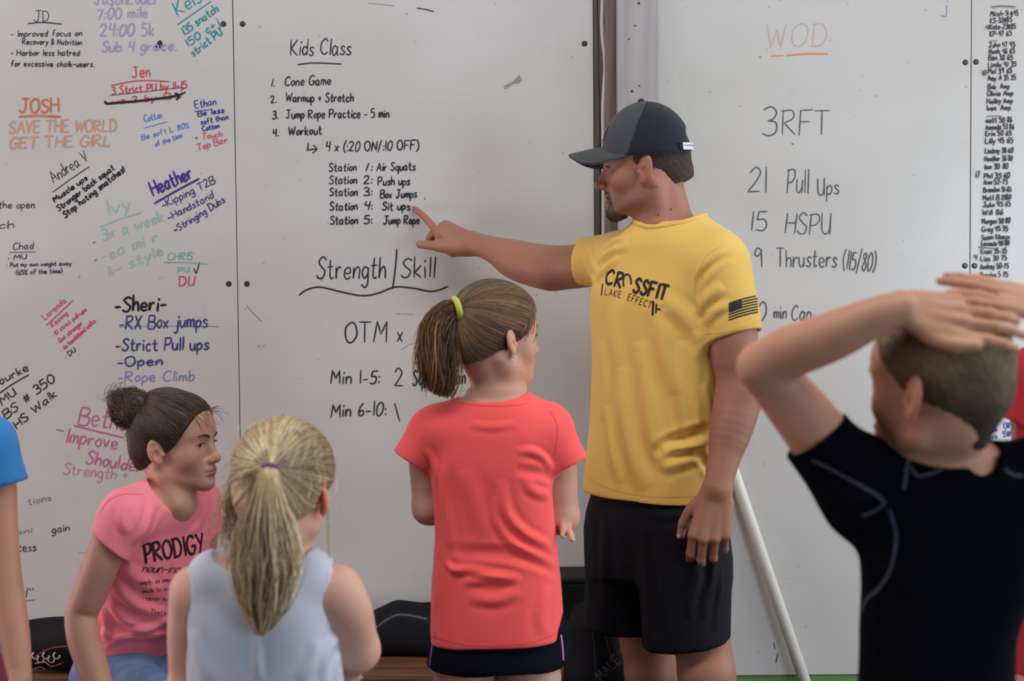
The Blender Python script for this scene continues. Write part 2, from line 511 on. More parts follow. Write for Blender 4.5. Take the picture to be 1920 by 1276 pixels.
# ------------------------------------------------------------------ marker writing
INK = {}
def ink(rgb):
    if rgb not in INK:
        INK[rgb] = plain('marker_ink', rgb, 0.5, 0.3)
    return INK[rgb]
WR = random.Random(5)
def note(board, label, lines=(), strokes=(), rgb=(40, 38, 44), w=2.6, jit=0.035, slant=0.08, fade=0.0, lift=0.0):
    """one hand-written note: lines = (text, x0, y0, x1, y1, cap height[, gap]), strokes = free pen lines; every written line its own piece"""
    pieces = []
    for ln in lines:
        t, x0, y0, x1, y1, h = ln[:6]
        pieces.append(('text_line', text_strokes(t, x0, y0, x1, y1, h, jit, slant, ln[6] if len(ln) > 6 else 0.17, 0.42, fade, WR)))
    for s in strokes:
        pieces.append(('pen_stroke', [catmull(np.array(s, float), 6)]))
    if len(pieces) > 1:
        par = bpy.data.objects.new('handwritten_note', None)
        par.empty_display_size = 0.02
        COL.objects.link(par)
        par.parent = board
        par['label'] = label
    else:
        par = board
    k = 0
    for name, pl in pieces:
        mb = MB()
        for s in pl:
            d = BF - 0.0005 - lift - k * 0.000009
            ribbon(mb, [at(x, y, d - .000004 * q) for q, (x, y) in enumerate(s)], w * d / F_PX * WR.uniform(0.88, 1.1), (0, -1, 0))
            k += 1
        o = mb.build(name if par is not board else 'handwritten_note', ink(rgb), par)
        if par is board:
            o['label'] = label
BLACK, VIOLET, TEAL, RED, ORANGE, BLUE, NAVY, PINK = (44, 42, 48), (150, 142, 182), (52, 132, 152), (196, 62, 70), (206, 128, 84), (74, 92, 164), (52, 58, 120), (208, 92, 142)
g = wb_goal
note(g, 'small black note', [("JD", 64, 41, 92, 39, 20), ("- Improved focus on", 20, 69, 153, 67, 11), ("Recovery & Nutrition", 42, 83, 153, 84, 10.5), ("- Harbor less hatred", 20, 104, 149, 104, 11), ("for excessive chalk-users.", 20, 124, 176, 125, 10.5)], [[(52, 44), (80, 42), (116, 45)]], BLACK, 1.7)
note(g, 'faded violet note', [("JasonLoucr", 176, 8, 296, 8, 24), ("7:00 mile", 182, 37, 276, 32, 20), ("24:00 5k", 188, 67, 288, 67, 23), ("Sub 4 grace.", 190, 97, 330, 94, 19)], rgb=(150, 146, 174), w=3.0)
note(g, 'black smudge over the violet note', [], [[(293, 89), (297, 80), (301, 78), (304, 88), (296, 86), (301, 82)]], BLACK, 4.0)
note(g, 'slanted teal note', [("Kelso", 334, 30, 392, -6, 26), ("135 snatch", 346, 66, 410, 20, 15), ("150 c+j", 353, 88, 412, 46, 14), ("strict PU", 363, 106, 418, 64, 14)], [[(333, 46), (395, 3)]], TEAL, 2.7)
note(g, 'red note', [("Jen", 248, 146, 281, 143, 21), ("3 Strict PU by 11-15", 210, 177, 350, 165, 14), ("we 2 by 12-1", 210, 196, 338, 184, 12)], [[(209, 160), (262, 151), (318, 153)]], RED, 2.5)
note(g, 'black arrow striking out the red note', [], [[(197, 190), (200, 194), (215, 193), (262, 189), (310, 183), (335, 179)], [(328, 175), (336, 179), (331, 187)], [(335, 179), (347, 173)]], (32, 30, 36), 4.2, lift=0.0004)
note(g, 'thin violet line through the red note', [], [[(206, 179), (270, 172), (340, 164), (338, 170)]], (70, 60, 110), 1.4, lift=0.0003)
note(g, 'bold orange note', [("JOSH", 36, 212, 110, 209, 25)], [[(36, 219), (70, 217), (113, 219)]], (184, 114, 80), 4.2)
note(g, 'faded orange capitals', [("SAVE THE WORLD", 18, 249, 218, 246, 22), ("GET THE GIRL", 17, 278, 206, 273, 20)], rgb=(192, 146, 122), w=3.6)
note(g, 'small blue slanted note', [("Cotton", 271, 229, 304, 221, 13), ("Be soft < 80%".replace('<', 'L'), 266, 262, 355, 239, 10), ("of the time", 292, 275, 342, 257, 9)], [[(271, 240), (313, 228)]], (98, 118, 182), 1.9)
note(g, 'dark blue note', [("Ethan", 366, 203, 405, 196, 14), ("Be less", 371, 218, 420, 211, 10), ("soft than", 377, 234, 428, 223, 10), ("Cotton", 380, 246, 411, 239, 9)], [[(365, 209), (398, 205)]], (44, 56, 136), 2.1)
note(g, 'magenta line under the dark blue note', [("+ Touch", 366, 263, 416, 256, 11), ("Top Bar", 371, 282, 426, 267, 12)], rgb=(188, 84, 112), w=2.1)
note(g, 'thin black slanted title', [("Andrea V", 101, 343, 166, 300, 22)], [[(99, 360), (135, 334), (168, 312)]], BLACK, 1.8)
note(g, 'bold black slanted lines', [("Muscle ups", 103, 379, 164, 336, 10), ("Stronger back squat", 110, 396, 215, 317, 11), ("Stop hating snatches!", 122, 408, 235, 320, 11)], rgb=(34, 32, 40), w=2.7)
note(g, 'pale teal faded note', [("Ivy", 201, 402, 246, 392, 26), ("3x a week", 193, 451, 308, 414, 20), ("-ea mi r", 193, 490, 296, 452, 20), ("li- style", 205, 518, 306, 476, 18)], [[(188, 425), (226, 410), (265, 398)]], (150, 178, 174), 2.8)
note(g, 'teal bullet dots', [], [[(175, 455), (178, 454)], [(178, 488), (181, 487)]], (84, 150, 172), 5)
note(g, 'bold purple slanted title', [("Heather", 288, 367, 361, 333, 26)], [[(290, 381), (330, 358), (373, 335)]], (70, 52, 128), 4.4)
note(g, 'purple slanted lines', [("~Kipping T2B", 306, 391, 404, 343, 14), ("~Handstand", 317, 414, 401, 370, 13), ("~Stringing Dubs", 329, 437, 422, 378, 13)], rgb=(74, 62, 116), w=2.2)
note(g, 'thin teal title', [("CHRIS", 314, 488, 361, 486, 13), ("PU", 333, 511, 354, 510, 10)], [[(307, 492), (350, 492), (390, 495)]], (112, 164, 158), 1.9)
note(g, 'black check mark', [], [[(364, 503), (368, 512), (374, 491)]], BLACK, 2.2)
note(g, 'magenta letters under the check mark', [("DU", 335, 535, 363, 535, 17)], rgb=(190, 74, 106), w=2.6)
note(g, 'black note cut by the frame', [("the open", -3, 390, 64, 390, 13), ("ch", -2, 428, 25, 427, 13)], rgb=(66, 64, 72), w=2.0)
note(g, 'tiny black note', [("Chad", 24, 468, 62, 466, 13), ("* MU", 14, 487, 49, 485, 9), ("* Put my own weight away", 12, 500, 134, 497, 7.5), ("(65% of the time)", 30, 515, 116, 511, 8.5)], [[(18, 473), (66, 472)]], (58, 56, 74), 1.8)
note(g, 'crimson slanted note', [("Larenda", 84, 600, 125, 566, 12), ("* Kipping", 92, 618, 127, 589, 8), ("* 10 strict pull-ups", 100, 632, 162, 582, 8), ("* Get stronger", 108, 646, 155, 607, 8), ("* do handstand walks", 117, 659, 179, 603, 8)], [[(86, 610), (110, 588), (136, 563)]], (196, 70, 98), 1.8)
note(g, 'black last line of the crimson note', [("* DU", 124, 673, 142, 658, 9)], rgb=BLACK, w=1.8)
note(g, 'bold black title with dashes', [("-Sheri-", 216, 584, 310, 582, 28)], rgb=(28, 26, 34), w=4.6)
note(g, 'navy list', [("-RX Box jumps", 224, 618, 388, 612, 25), ("-Strict Pull ups", 217, 658, 390, 655, 23), ("-Open", 220, 687, 303, 684, 18)], rgb=(58, 62, 118), w=3.2)
note(g, 'faded blue last line', [("-Rope Climb", 222, 716, 364, 713, 19)], rgb=(124, 128, 168), w=2.6)
note(g, 'thin blue strike lines', [], [[(224, 612), (330, 611), (410, 612)], [(222, 681), (308, 679)]], (104, 134, 182), 1.5)
note(g, 'black slanted note at the frame edge', [("Rourke", -14, 728, 54, 694, 15), ("MU", 4, 759, 31, 739, 14), ("- BS # 350", -8, 800, 104, 713, 16), ("HS Walk", 32, 804, 106, 741, 15)], [[(-8, 742), (20, 722), (54, 702)]], BLACK, 2.5)
note(g, 'pink note', [("Bethany", 146, 795, 276, 812, 34), ("Improve", 122, 828, 218, 842, 26), ("Shoulder", 160, 868, 264, 885, 25)], [[(138, 797), (180, 808), (232, 820)], [(106, 805), (119, 808)]], (180, 92, 132), 3.0)
note(g, 'faded pink last line', [("Strength +", 118, 888, 238, 900, 21)], rgb=(184, 128, 154), w=2.6)
note(g, 'faded black fragments low down', [("tions", 52, 946, 96, 938, 12), ("oni", 30, 1002, 60, 998, 9)], rgb=(128, 122, 132), w=2)
note(g, 'dark word fragments low down', [("gain", 97, 999, 130, 994, 13), ("cess", 33, 1034, 67, 1032, 16)], rgb=(70, 64, 78), w=2.2)
note(g, 'navy quoted fragment', [('l"', 47, 1120, 63, 1118, 17)], [[(47, 1126), (64, 1124)]], (76, 62, 128), 2.2)
note(g, 'red dashes', [], [[(147, 1035), (162, 1036)], [(150, 1066), (153, 1058), (162, 1058)]], (206, 110, 140), 2)

k = wb_kids
TH = 2.5
note(k, 'class title', [("Kids Class", 545, 104, 657, 102, 30, .14)], [[(558, 121), (590, 118), (640, 120)]], BLACK, TH, slant=0.12)
note(k, 'numbered list', [("1.", 507, 162, 515, 162, 15), ("Cone Game", 534, 161, 620, 158, 17), ("2.", 508, 193, 518, 192, 14), ("Warmup + Stretch", 536, 191, 662, 190, 16), ("3.", 511, 223, 521, 222, 14), ("Jump Rope Practice - 5 min", 536, 222, 729, 220, 16), ("4.", 512, 256, 522, 254, 14), ("Workout", 541, 254, 603, 251, 16)], rgb=BLACK, w=TH)
note(k, 'interval line', [("4 x (:20 ON/:10 OFF)", 611, 284, 784, 281, 18)], [[(578, 268), (577, 281), (577, 281), (592, 279)], [(587, 272), (594, 279), (586, 287)]], BLACK, TH)
st = []
for i, (t, x0, x1, y) in enumerate([("Air Squats", 706, 778, 320), ("Push ups", 709, 768, 347), ("Box Jumps", 713, 781, 371), ("Sit ups", 717, 768, 394), ("Jump Rope", 719, 786, 420)]):
    yl = [321, 345, 367, 394, 420][i]
    st += [("Station", 617 + i * .6, yl, 668 + i * .6, yl - 1, 15), ("%d:" % (i + 1), 682, yl - 1, 697, yl - 1, 15), (t, x0, y, x1, y - 1, 15)]
note(k, 'station list', st, rgb=BLACK, w=TH)
note(k, 'section title', [("Strength", 594, 522, 722, 522, 40), ("Skill", 752, 522, 814, 519, 38)], [[(744, 467), (741, 505), (736, 541)], [(561, 553), (575, 543), (600, 538), (640, 547), (680, 554), (710, 549), (740, 538), (775, 540), (810, 546), (840, 537)]], BLACK, 2.9)
note(k, 'minute rounds', [("OTM", 646, 641, 724, 641, 37), ("x", 745, 640, 754, 640, 32), ("10", 782, 646, 815, 644, 37), ("Min 1-5:", 620, 719, 711, 719, 25), ("2", 740, 724, 755, 724, 34), ("Squat Clean", 774, 722, 872, 718, 27), ("+ 1 jerk", 880, 722, 975, 722, 24), ("Min 6-10:", 621, 781, 723, 778, 25), ("1", 746, 789, 749, 788, 33)], rgb=BLACK, w=2.8)
note(k, 'stray pen dashes', [], [[(690, 6), (715, 8), (738, 11)], [(742, 588), (776, 589)], [(462, 572), (476, 588), (490, 602)], [(1043, 548), (1042, 552)]], (128, 124, 122), 1.3)
note(k, 'stray pen dash', [], [[(782, 15), (800, 18), (813, 22)], [(796, 372), (797, 373)]], (70, 66, 66), 2.2)
mb = MB(); q = [(944, 161), (962, 152), (974, 140), (979, 150), (972, 157), (965, 156), (947, 167)]
mb.add([at(x, y, BF - 0.0007) for x, y in q], [tuple(range(len(q)))])
o = mb.build('scuff_mark', ink((140, 138, 136)), k)
w_ = wb_wod
note(w_, 'pale red heading', [("WOD", 1438, 88, 1548, 87, 44, .2)], rgb=(196, 160, 156), w=2.2)
note(w_, 'orange underline', [], [[(1423, 107), (1427, 107)], [(1446, 105), (1468, 104)], [(1475, 104), (1510, 101), (1552, 101)]], (214, 128, 82), 3)
note(w_, 'grey workout list', [("3", 1430, 254, 1455, 252, 50), ("RFT", 1467, 252, 1554, 250, 46), ("21", 1402, 360, 1436, 360, 46), ("Pull", 1476, 362, 1515, 362, 44), ("Ups", 1533, 366, 1573, 364, 32), ("15", 1405, 432, 1437, 432, 36), ("HSPU", 1472, 437, 1556, 439, 38), ("9", 1415, 500, 1429, 498, 36), ("Thrusters", 1456, 500, 1568, 500, 34), ("(115/80)", 1580, 504, 1640, 508, 34), ("20", 1400, 602, 1436, 600, 34), ("min", 1451, 597, 1474, 596, 24), ("Cap", 1484, 601, 1521, 600, 30)], [[(1485, 269), (1487, 270)]], (86, 86, 88), 2.5)
note(w_, 'violet stray mark', [("j", 1768, 22, 1776, 22, 22)], rgb=(140, 122, 160), w=2)
note(w_, 'dark stray dashes near the floor', [], [[(1455, 1242), (1457, 1232), (1458, 1225)], [(1451, 1205), (1453, 1215)]], (74, 70, 72), 2.6)
rows = [("Micah-51 @45", 30), ("KS-32@85", 43), ("Kate-23@85", 55), ("KP-47 65", 68), ("John 47 45", 89), ("Noah 46 65", 101), ("Ben 38 65", 113), ("Linda 41 35", 126), ("Mel 39 65", 138), ("Amy A 35 35", 151), ("Bob  Amp", 167), ("Olivia Amp", 180), ("Hailey Amp", 194), ("Ivan  Amp", 207), ("matt 50 86", 230), ("Amanda 53 86", 243), ("Erin 50 65", 255), ("Lilly 45 65", 269), ("Lindsey 38 60", 287), ("Heather 36 80", 302), ("Ian 30 80", 317), ("Phil 35 60", 334), ("Ann 52-75", 346), ("Brandon 51-65", 360), ("Matt B 2180", 375), ("Julia 45 65", 388), ("Will 86", 403), ("Morgan 50 80", 419), ("Greg 45 35", 434), ("Susan fitness", 449), ("Laranda 40 80", 461), ("Evan 35-35", 476), ("Lisa 30 75", 489), ("Audrey 50-75", 504), ("Braden 5 75", 520)]
ls = []
for t, y in rows:
    x0 = 1857 - (y - 30) * 0.0385
    ls.append((t, x0, y, x0 + min(52, 12 + 3.6 * len(t)), y - 1.5, 9.5, .2))
note(wb_score, 'tiny black score column', ls + [("10", 1843, 141, 1850, 140, 9), ("17", 1829, 333, 1837, 332, 11), ("4", 1826, 487, 1831, 487, 10), ("4", 1849, 56, 1854, 55, 8)], [[(1859, 13), (1880, 11), (1905, 13)], [(1856, 77), (1869, 76)], [(1850, 218), (1877, 217)], [(1835, 463), (1865, 466)]], (62, 60, 64), 2.0, jit=0.05)
note(wb_score, 'blue lower score column', [("Maya", 1850, 776, 1868, 774, 10), ("Karen", 1849, 793, 1869, 791, 11), ("Jason", 1849, 810, 1869, 808, 11), ("Chris", 1851, 824, 1870, 822, 11), ("13@45", 1882, 803, 1905, 799, 11), ("55@65", 1881, 819, 1902, 815, 11), ("@", 1855, 849, 1863, 848, 10), ("Am", 1886, 845, 1897, 842, 12)], [[(1850, 835), (1862, 832), (1874, 833)]], (72, 84, 164), 2.0)
# ------------------------------------------------------------------ soft-volume modelling: blend shapes on a grid, then skin them (surface nets)
def nrm(v):
    v = np.asarray(v, float)
    return v / (np.linalg.norm(v) + 1e-12)

def frame(fwd, up):
    """rows: right (x), forward (y), up (z)"""
    f = nrm(fwd)
    r = nrm(np.cross(f, up))
    return np.array([r, f, np.cross(r, f)])

class Field:
    def __init__(s, h, big=1.0):
        s.h, s.ops, s.big = h, [], big
        s.lo, s.hi = np.full(3, 1e9), np.full(3, -1e9)
    def _add(s, kind, fn, lo, hi, k):
        lo, hi = np.asarray(lo, float), np.asarray(hi, float)
        s.ops.append((kind, fn, lo, hi, k))
        if kind in ('u', 'g'):
            s.lo = np.minimum(s.lo, lo); s.hi = np.maximum(s.hi, hi)
    # -- primitives -------------------------------------------------
    def ball(s, c, r, k=0.01, op='u'):
        s.ell(c, (r, r, r), None, k, op)
    def ell(s, c, r, R=None, k=0.01, op='u'):
        c, r = np.asarray(c, float), np.asarray(r, float)
        R = np.eye(3) if R is None else np.asarray(R)
        ext = np.sqrt(((R * r[:, None]) ** 2).sum(0))
        def fn(X, Y, Z):
            x, y, z = X - c[0], Y - c[1], Z - c[2]
            q = [(R[i, 0] * x + R[i, 1] * y + R[i, 2] * z) / r[i] for i in range(3)]
            k0 = np.sqrt(q[0] ** 2 + q[1] ** 2 + q[2] ** 2) + 1e-9
            k1 = np.sqrt((q[0] / r[0]) ** 2 + (q[1] / r[1]) ** 2 + (q[2] / r[2]) ** 2) + 1e-9
            return k0 * (k0 - 1) / k1
        s._add(op, fn, c - ext, c + ext, k)
    def cap(s, a, b, ra, rb=None, k=0.01, op='u', flat=None):
        """tapered capsule; flat=(axis, factor) squeezes it along an axis"""
        a, b = np.asarray(a, float), np.asarray(b, float)
        rb = ra if rb is None else rb
        ba = b - a
        L2 = float(ba @ ba) + 1e-12
        m = max(ra, rb)
        if flat is not None:
            ax, fc = nrm(flat[0]), flat[1]
        def fn(X, Y, Z):
            x, y, z = X - a[0], Y - a[1], Z - a[2]
            t = np.clip((x * ba[0] + y * ba[1] + z * ba[2]) / L2, 0, 1)
            dx, dy, dz = x - t * ba[0], y - t * ba[1], z - t * ba[2]
            if flat is None:
                d = np.sqrt(dx * dx + dy * dy + dz * dz)
                return d - (ra + (rb - ra) * t)
            q = dx * ax[0] + dy * ax[1] + dz * ax[2]
            d2 = np.maximum(dx * dx + dy * dy + dz * dz - q * q, 0) + (q / fc) ** 2
            return (np.sqrt(d2) - (ra + (rb - ra) * t)) * min(1.0, fc)
        mx = m * max(1.0, flat[1] if flat is not None else 1.0)
        s._add(op, fn, np.minimum(a, b) - mx, np.maximum(a, b) + mx, k)
    def chain(s, pts, rad, k=0.01, op='u'):
        """one smooth limb through the points"""
        pts = np.array([np.asarray(p, float) for p in pts])
        q = np.column_stack([pts, np.asarray(rad, float)])
        q = catmull(q, 5) if len(q) > 2 else q
        P, Rr = q[:, :3], q[:, 3]
        def fn(X, Y, Z):
            D = None
            for i in range(len(P) - 1):
                a, ba, ra, rb = P[i], P[i + 1] - P[i], Rr[i], Rr[i + 1]
                x, y, z = X - a[0], Y - a[1], Z - a[2]
                t = np.clip((x * ba[0] + y * ba[1] + z * ba[2]) / (ba @ ba + 1e-12), 0, 1)
                d = np.sqrt((x - t * ba[0]) ** 2 + (y - t * ba[1]) ** 2 + (z - t * ba[2]) ** 2) - (ra + (rb - ra) * t)
                D = d if D is None else np.minimum(D, d)
            return D
        m = Rr.max()
        s._add(op, fn, P.min(0) - m, P.max(0) + m, k)
    def loft(s, org, R, st, k=0.02, op='u', fold=None, cap=True):
        """st rows: (t, ox, oy, a, b_front, b_back, n) along local z (R rows are x,y,z axes); fold(theta,t)->radial offset"""
        st = np.asarray(st, float)
        org, R = np.asarray(org, float), np.asarray(R, float)
        t0, t1 = st[0, 0], st[-1, 0]
        m = max(st[:, 3].max(), st[:, 4].max(), st[:, 5].max()) + np.abs(st[:, 1:3]).max() + 0.02
        cs = np.array([org + R[2] * t for t in (t0, t1)])
        ext = np.sqrt((R[0] * m) ** 2 + (R[1] * m) ** 2)
        # smooth the stations
        tt = np.linspace(t0, t1, 160)
        cols = []
        for c in range(1, 7):
            v = np.interp(tt, st[:, 0], st[:, c])
            for _ in range(40):
                v[1:-1] = 0.25 * v[:-2] + 0.5 * v[1:-1] + 0.25 * v[2:]
            cols.append(v)
        def fn(X, Y, Z):
            x, y, z = X - org[0], Y - org[1], Z - org[2]
            lx = R[0, 0] * x + R[0, 1] * y + R[0, 2] * z
            ly = R[1, 0] * x + R[1, 1] * y + R[1, 2] * z
            lz = R[2, 0] * x + R[2, 1] * y + R[2, 2] * z
            ox, oy, A, bf, bb, n = [np.interp(lz, tt, c) for c in cols]
            lx = lx - ox; ly = ly - oy
            B = np.where(ly > 0, bf, bb)
            e = ((np.abs(lx) / A) ** n + (np.abs(ly) / B) ** n) ** (1 / n) + 1e-9
            r = np.sqrt(lx * lx + ly * ly)
            d = np.maximum(r, 0.3 * np.minimum(A, B)) * (1 - 1 / e)
            d = np.maximum(d, -np.minimum(A, B))
            if fold is not None:
                d = d - fold(np.arctan2(ly, lx), lz)
            if cap:
                q = np.maximum(t0 - lz, lz - t1)
                d = np.maximum(d, q)
            return d * 0.9
        s._add(op, fn, np.minimum(cs[0], cs[1]) - ext, np.maximum(cs[0], cs[1]) + ext, k)
    def plane(s, p, n, k=0.003):
        """cut away everything on the side n points to"""
        p, n = np.asarray(p, float), nrm(n)
        fn = lambda X, Y, Z: -((X - p[0]) * n[0] + (Y - p[1]) * n[1] + (Z - p[2]) * n[2])
        s.ops.append(('cut', fn, None, None, k))
    def func(s, fn, lo, hi, k=0.01, op='u'):
        s._add(op, fn, lo, hi, k)
    def group(s, other, k=0.004):
        """add another field as one body"""
        s.ops.append(('g', other, other.lo, other.hi, k))
        s.lo = np.minimum(s.lo, other.lo); s.hi = np.maximum(s.hi, other.hi)
    def shell(s, t):
        s.ops.append(('shell', None, None, None, t))
    # -- evaluation -------------------------------------------------
    def evaluate(s, ax):
        D = np.full([len(a) for a in ax], s.big, dtype=np.float32)
        full = [slice(0, len(a)) for a in ax]
        for kind, fn, lo, hi, k in s.ops:
            if kind == 'shell':
                D = np.maximum(D, -(D + k)); continue
            if lo is None:
                sl = full
            else:
                pad = 1.5 * k + 3 * s.h
                sl = []
                for a, l, u in zip(ax, lo - pad, hi + pad):
                    i0, i1 = np.searchsorted(a, l), np.searchsorted(a, u)
                    sl.append(slice(i0, i1))
                if any(q.start >= q.stop for q in sl):
                    continue
            sub = [a[q] for a, q in zip(ax, sl)]
            if kind == 'g':
                d = fn.evaluate(sub)
            else:
                d = fn(sub[0][:, None, None], sub[1][None, :, None], sub[2][None, None, :]).astype(np.float32)
            C = D[tuple(sl)]
            if kind in ('u', 'g'):
                hh = np.maximum(k - np.abs(C - d), 0) / max(k, 1e-6)
                D[tuple(sl)] = np.minimum(C, d) - hh * hh * k * 0.25
            else:                                  # 's' carve, 'cut' plane, 'i' intersect
                e = d if kind == 'i' else -d
                if kind == 'cut':
                    e = -d
                hh = np.maximum(k - np.abs(C - e), 0) / max(k, 1e-6)
                D[tuple(sl)] = np.maximum(C, e) + hh * hh * k * 0.25
        return D
    def skin(s, smooth=2, pad=3, clip=None):
        h = s.h
        lo, hi = s.lo - pad * h, s.hi + pad * h
        if clip is not None:
            lo, hi = np.maximum(lo, clip[0]), np.minimum(hi, clip[1])
        ax = [np.arange(lo[i], hi[i] + h, h) for i in range(3)]
        D = s.evaluate(ax)
        D[0] = D[-1] = s.big; D[:, 0] = D[:, -1] = s.big; D[:, :, 0] = D[:, :, -1] = s.big
        return surface_nets(D, ax, smooth)

def surface_nets(D, ax, smooth=2):
    neg = D < 0
    nx, ny, nz = D.shape
    cnt = np.zeros((nx - 1, ny - 1, nz - 1), np.uint8)
    for i in (0, 1):
        for j in (0, 1):
            for k in (0, 1):
                cnt += neg[i:nx - 1 + i, j:ny - 1 + j, k:nz - 1 + k]
    cells = np.argwhere((cnt > 0) & (cnt < 8))
    del cnt
    vid = np.full((nx - 1, ny - 1, nz - 1), -1, np.int32)
    vid[cells[:, 0], cells[:, 1], cells[:, 2]] = np.arange(len(cells))
    acc = np.zeros((len(cells), 3)); num = np.zeros(len(cells))
    cor = [(i, j, k) for i in (0, 1) for j in (0, 1) for k in (0, 1)]
    vals = {c: D[cells[:, 0] + c[0], cells[:, 1] + c[1], cells[:, 2] + c[2]] for c in cor}
    for c in cor:
        for a in range(3):
            if c[a] == 0:
                e = list(c); e[a] = 1; e = tuple(e)
                v0, v1 = vals[c], vals[e]
                m = (v0 < 0) != (v1 < 0)
                t = np.where(m, v0 / np.where(m, v0 - v1, 1), 0)
                p = np.zeros((len(cells), 3)); p[:] = c
                p[:, a] = t
                acc[m] += p[m]; num[m] += 1
    loc = acc / num[:, None]
    h = np.array([a[1] - a[0] for a in ax])
    V = np.array([a[0] for a in ax]) + (cells + loc) * h
    F = []
    for a in range(3):
        b, c = (a + 1) % 3, (a + 2) % 3
        sl0 = [slice(None)] * 3; sl1 = [slice(None)] * 3
        sl0[a] = slice(0, -1); sl1[a] = slice(1, None)
        for q in (b, c):
            sl0[q] = slice(1, -1); sl1[q] = slice(1, -1)
        n0, n1 = neg[tuple(sl0)], neg[tuple(sl1)]
        E = np.argwhere(n0 != n1)
        if not len(E):
            continue
        flip = n0[E[:, 0], E[:, 1], E[:, 2]]
        base = E.copy()
        base[:, b] += 1; base[:, c] += 1
        quad = []
        for db, dc in ((-1, -1), (0, -1), (0, 0), (-1, 0)):
            q = base.copy(); q[:, b] += db; q[:, c] += dc
            quad.append(vid[q[:, 0], q[:, 1], q[:, 2]])
        Q = np.stack(quad, 1)
        Q[~flip] = Q[~flip][:, ::-1]
        F.append(Q)
    F = np.vstack(F)
    F = F[(F >= 0).all(1)]
    if smooth:
        V = relax(V, F, smooth)
    return V, F

def relax(V, F, n=2, w=0.5):
    I = np.concatenate([F[:, 0], F[:, 1], F[:, 2], F[:, 3]]); J = np.concatenate([F[:, 1], F[:, 2], F[:, 3], F[:, 0]])
    I2, J2 = np.concatenate([I, J]), np.concatenate([J, I])
    deg = np.bincount(I2, minlength=len(V))[:, None] + 1e-9
    for _ in range(n):
        for sgn in (w, -w * 1.02):            # Taubin: keeps the volume
            A = np.stack([np.bincount(I2, weights=V[J2, c], minlength=len(V)) for c in range(3)], 1) / deg
            V = V + sgn * (A - V)
    return V

def vnormals(V, F):
    n = np.cross(V[F[:, 2]] - V[F[:, 0]], V[F[:, 3]] - V[F[:, 1]])
    N = np.zeros_like(V)
    for c in range(4):
        for q in range(3):
            N[:, q] += np.bincount(F[:, c], weights=n[:, q], minlength=len(V))
    return N / (np.linalg.norm(N, axis=1)[:, None] + 1e-12)

def seg_dist(V, P):
    """distance of every vertex to a polyline and the position 0..1 along it"""
    best = np.full(len(V), 1e9); pos = np.zeros(len(V))
    L = np.concatenate([[0], np.cumsum(np.linalg.norm(np.diff(P, axis=0), axis=1))])
    for i in range(len(P) - 1):
        a, ba = P[i], P[i + 1] - P[i]
        t = np.clip(((V - a) @ ba) / (ba @ ba + 1e-12), 0, 1)
        d = np.linalg.norm(V - a - t[:, None] * ba, axis=1)
        m = d < best
        best[m] = d[m]; pos[m] = (L[i] + t[m] * (L[i + 1] - L[i])) / L[-1]
    return best, pos

def vnoise(P, scale, seed=0):
    """cheap smooth pseudo-noise in -1..1"""
    r = np.random.default_rng(seed)
    out = np.zeros(len(P))
    for _ in range(7):
        k = r.normal(size=3); k *= scale / np.linalg.norm(k) * r.uniform(0.6, 1.5)
        out += np.sin(P @ k + r.uniform(0, 6.28))
    return out / 3.2

def bvh(V, F):
    return BVHTree.FromPolygons([tuple(v) for v in V.tolist()], F.tolist())

def cast_px(tree, pts, depth0=0.6):
    """photo points -> where the line of sight meets a surface (point, normal)"""
    P, N = [], []
    o = Vector((0, 0, CAM_H))
    for x, y in pts:
        d = Vector(tuple(at(x, y, 1.0))) - o
        d.normalize()
        hit = tree.ray_cast(o, d, 10)
        if hit[0] is None:
            continue
        n = np.array(hit[1])
        if n @ np.array(d) > 0:
            n = -n
        P.append(np.array(hit[0])); N.append(n)
    return np.array(P), np.array(N)

def folds(V, F, lines, tree=None):
    """creases and ridges in cloth: lines = (photo points, width m, height m) pushed along the normal, fading to both ends"""
    tree = tree or bvh(V, F)
    N = vnormals(V, F)
    off = np.zeros(len(V))
    for pts, w, hgt in lines:
        P, _ = cast_px(tree, catmull(np.array(pts, float), 5))
        if len(P) < 2:
            continue
        lo, hi = P.min(0) - 4 * w, P.max(0) + 4 * w
        idx = np.where(((V > lo) & (V < hi)).all(1))[0]
        if not len(idx):
            continue
        d, p = seg_dist(V[idx], P)
        fac = np.sin(np.clip(p, 0, 1) * math.pi) ** 0.6
        q = d / w
        off[idx] += hgt * fac * (np.exp(-q * q) - 0.35 * np.exp(-((q - 1.6) ** 2) * 2.2))
    return V + N * off[:, None]

# ------------------------------------------------------------------ strands of hair
def strands(P, rad, n=4):
    """P (N,K,3) hair paths, rad (N,K) or scalar -> verts, quads, strand index per vertex"""
    P = np.asarray(P, float)
    N, K, _ = P.shape
    rad = np.broadcast_to(rad, (N, K))
    t = np.gradient(P, axis=1)
    t /= np.linalg.norm(t, axis=2)[..., None] + 1e-12
    ref = np.array([0.31, 0.87, 0.38])
    a = np.cross(t, ref); a /= np.linalg.norm(a, axis=2)[..., None] + 1e-9
    b = np.cross(t, a)
    ring = []
    for k in range(n):
        an = 2 * math.pi * k / n
        ring.append(P + rad[..., None] * (math.cos(an) * a + math.sin(an) * b))
    V = np.stack(ring, 2)                     # N,K,n,3
    base = np.arange(N)[:, None, None] * K * n + np.arange(K - 1)[None, :, None] * n
    k0 = np.arange(n)[None, None, :]
    k1 = (k0 + 1) % n
    Q = np.stack([base + k0, base + k1, base + n + k1, base + n + k0], -1).reshape(-1, 4)
    return V.reshape(-1, 3), Q, np.repeat(np.arange(N), K * n)

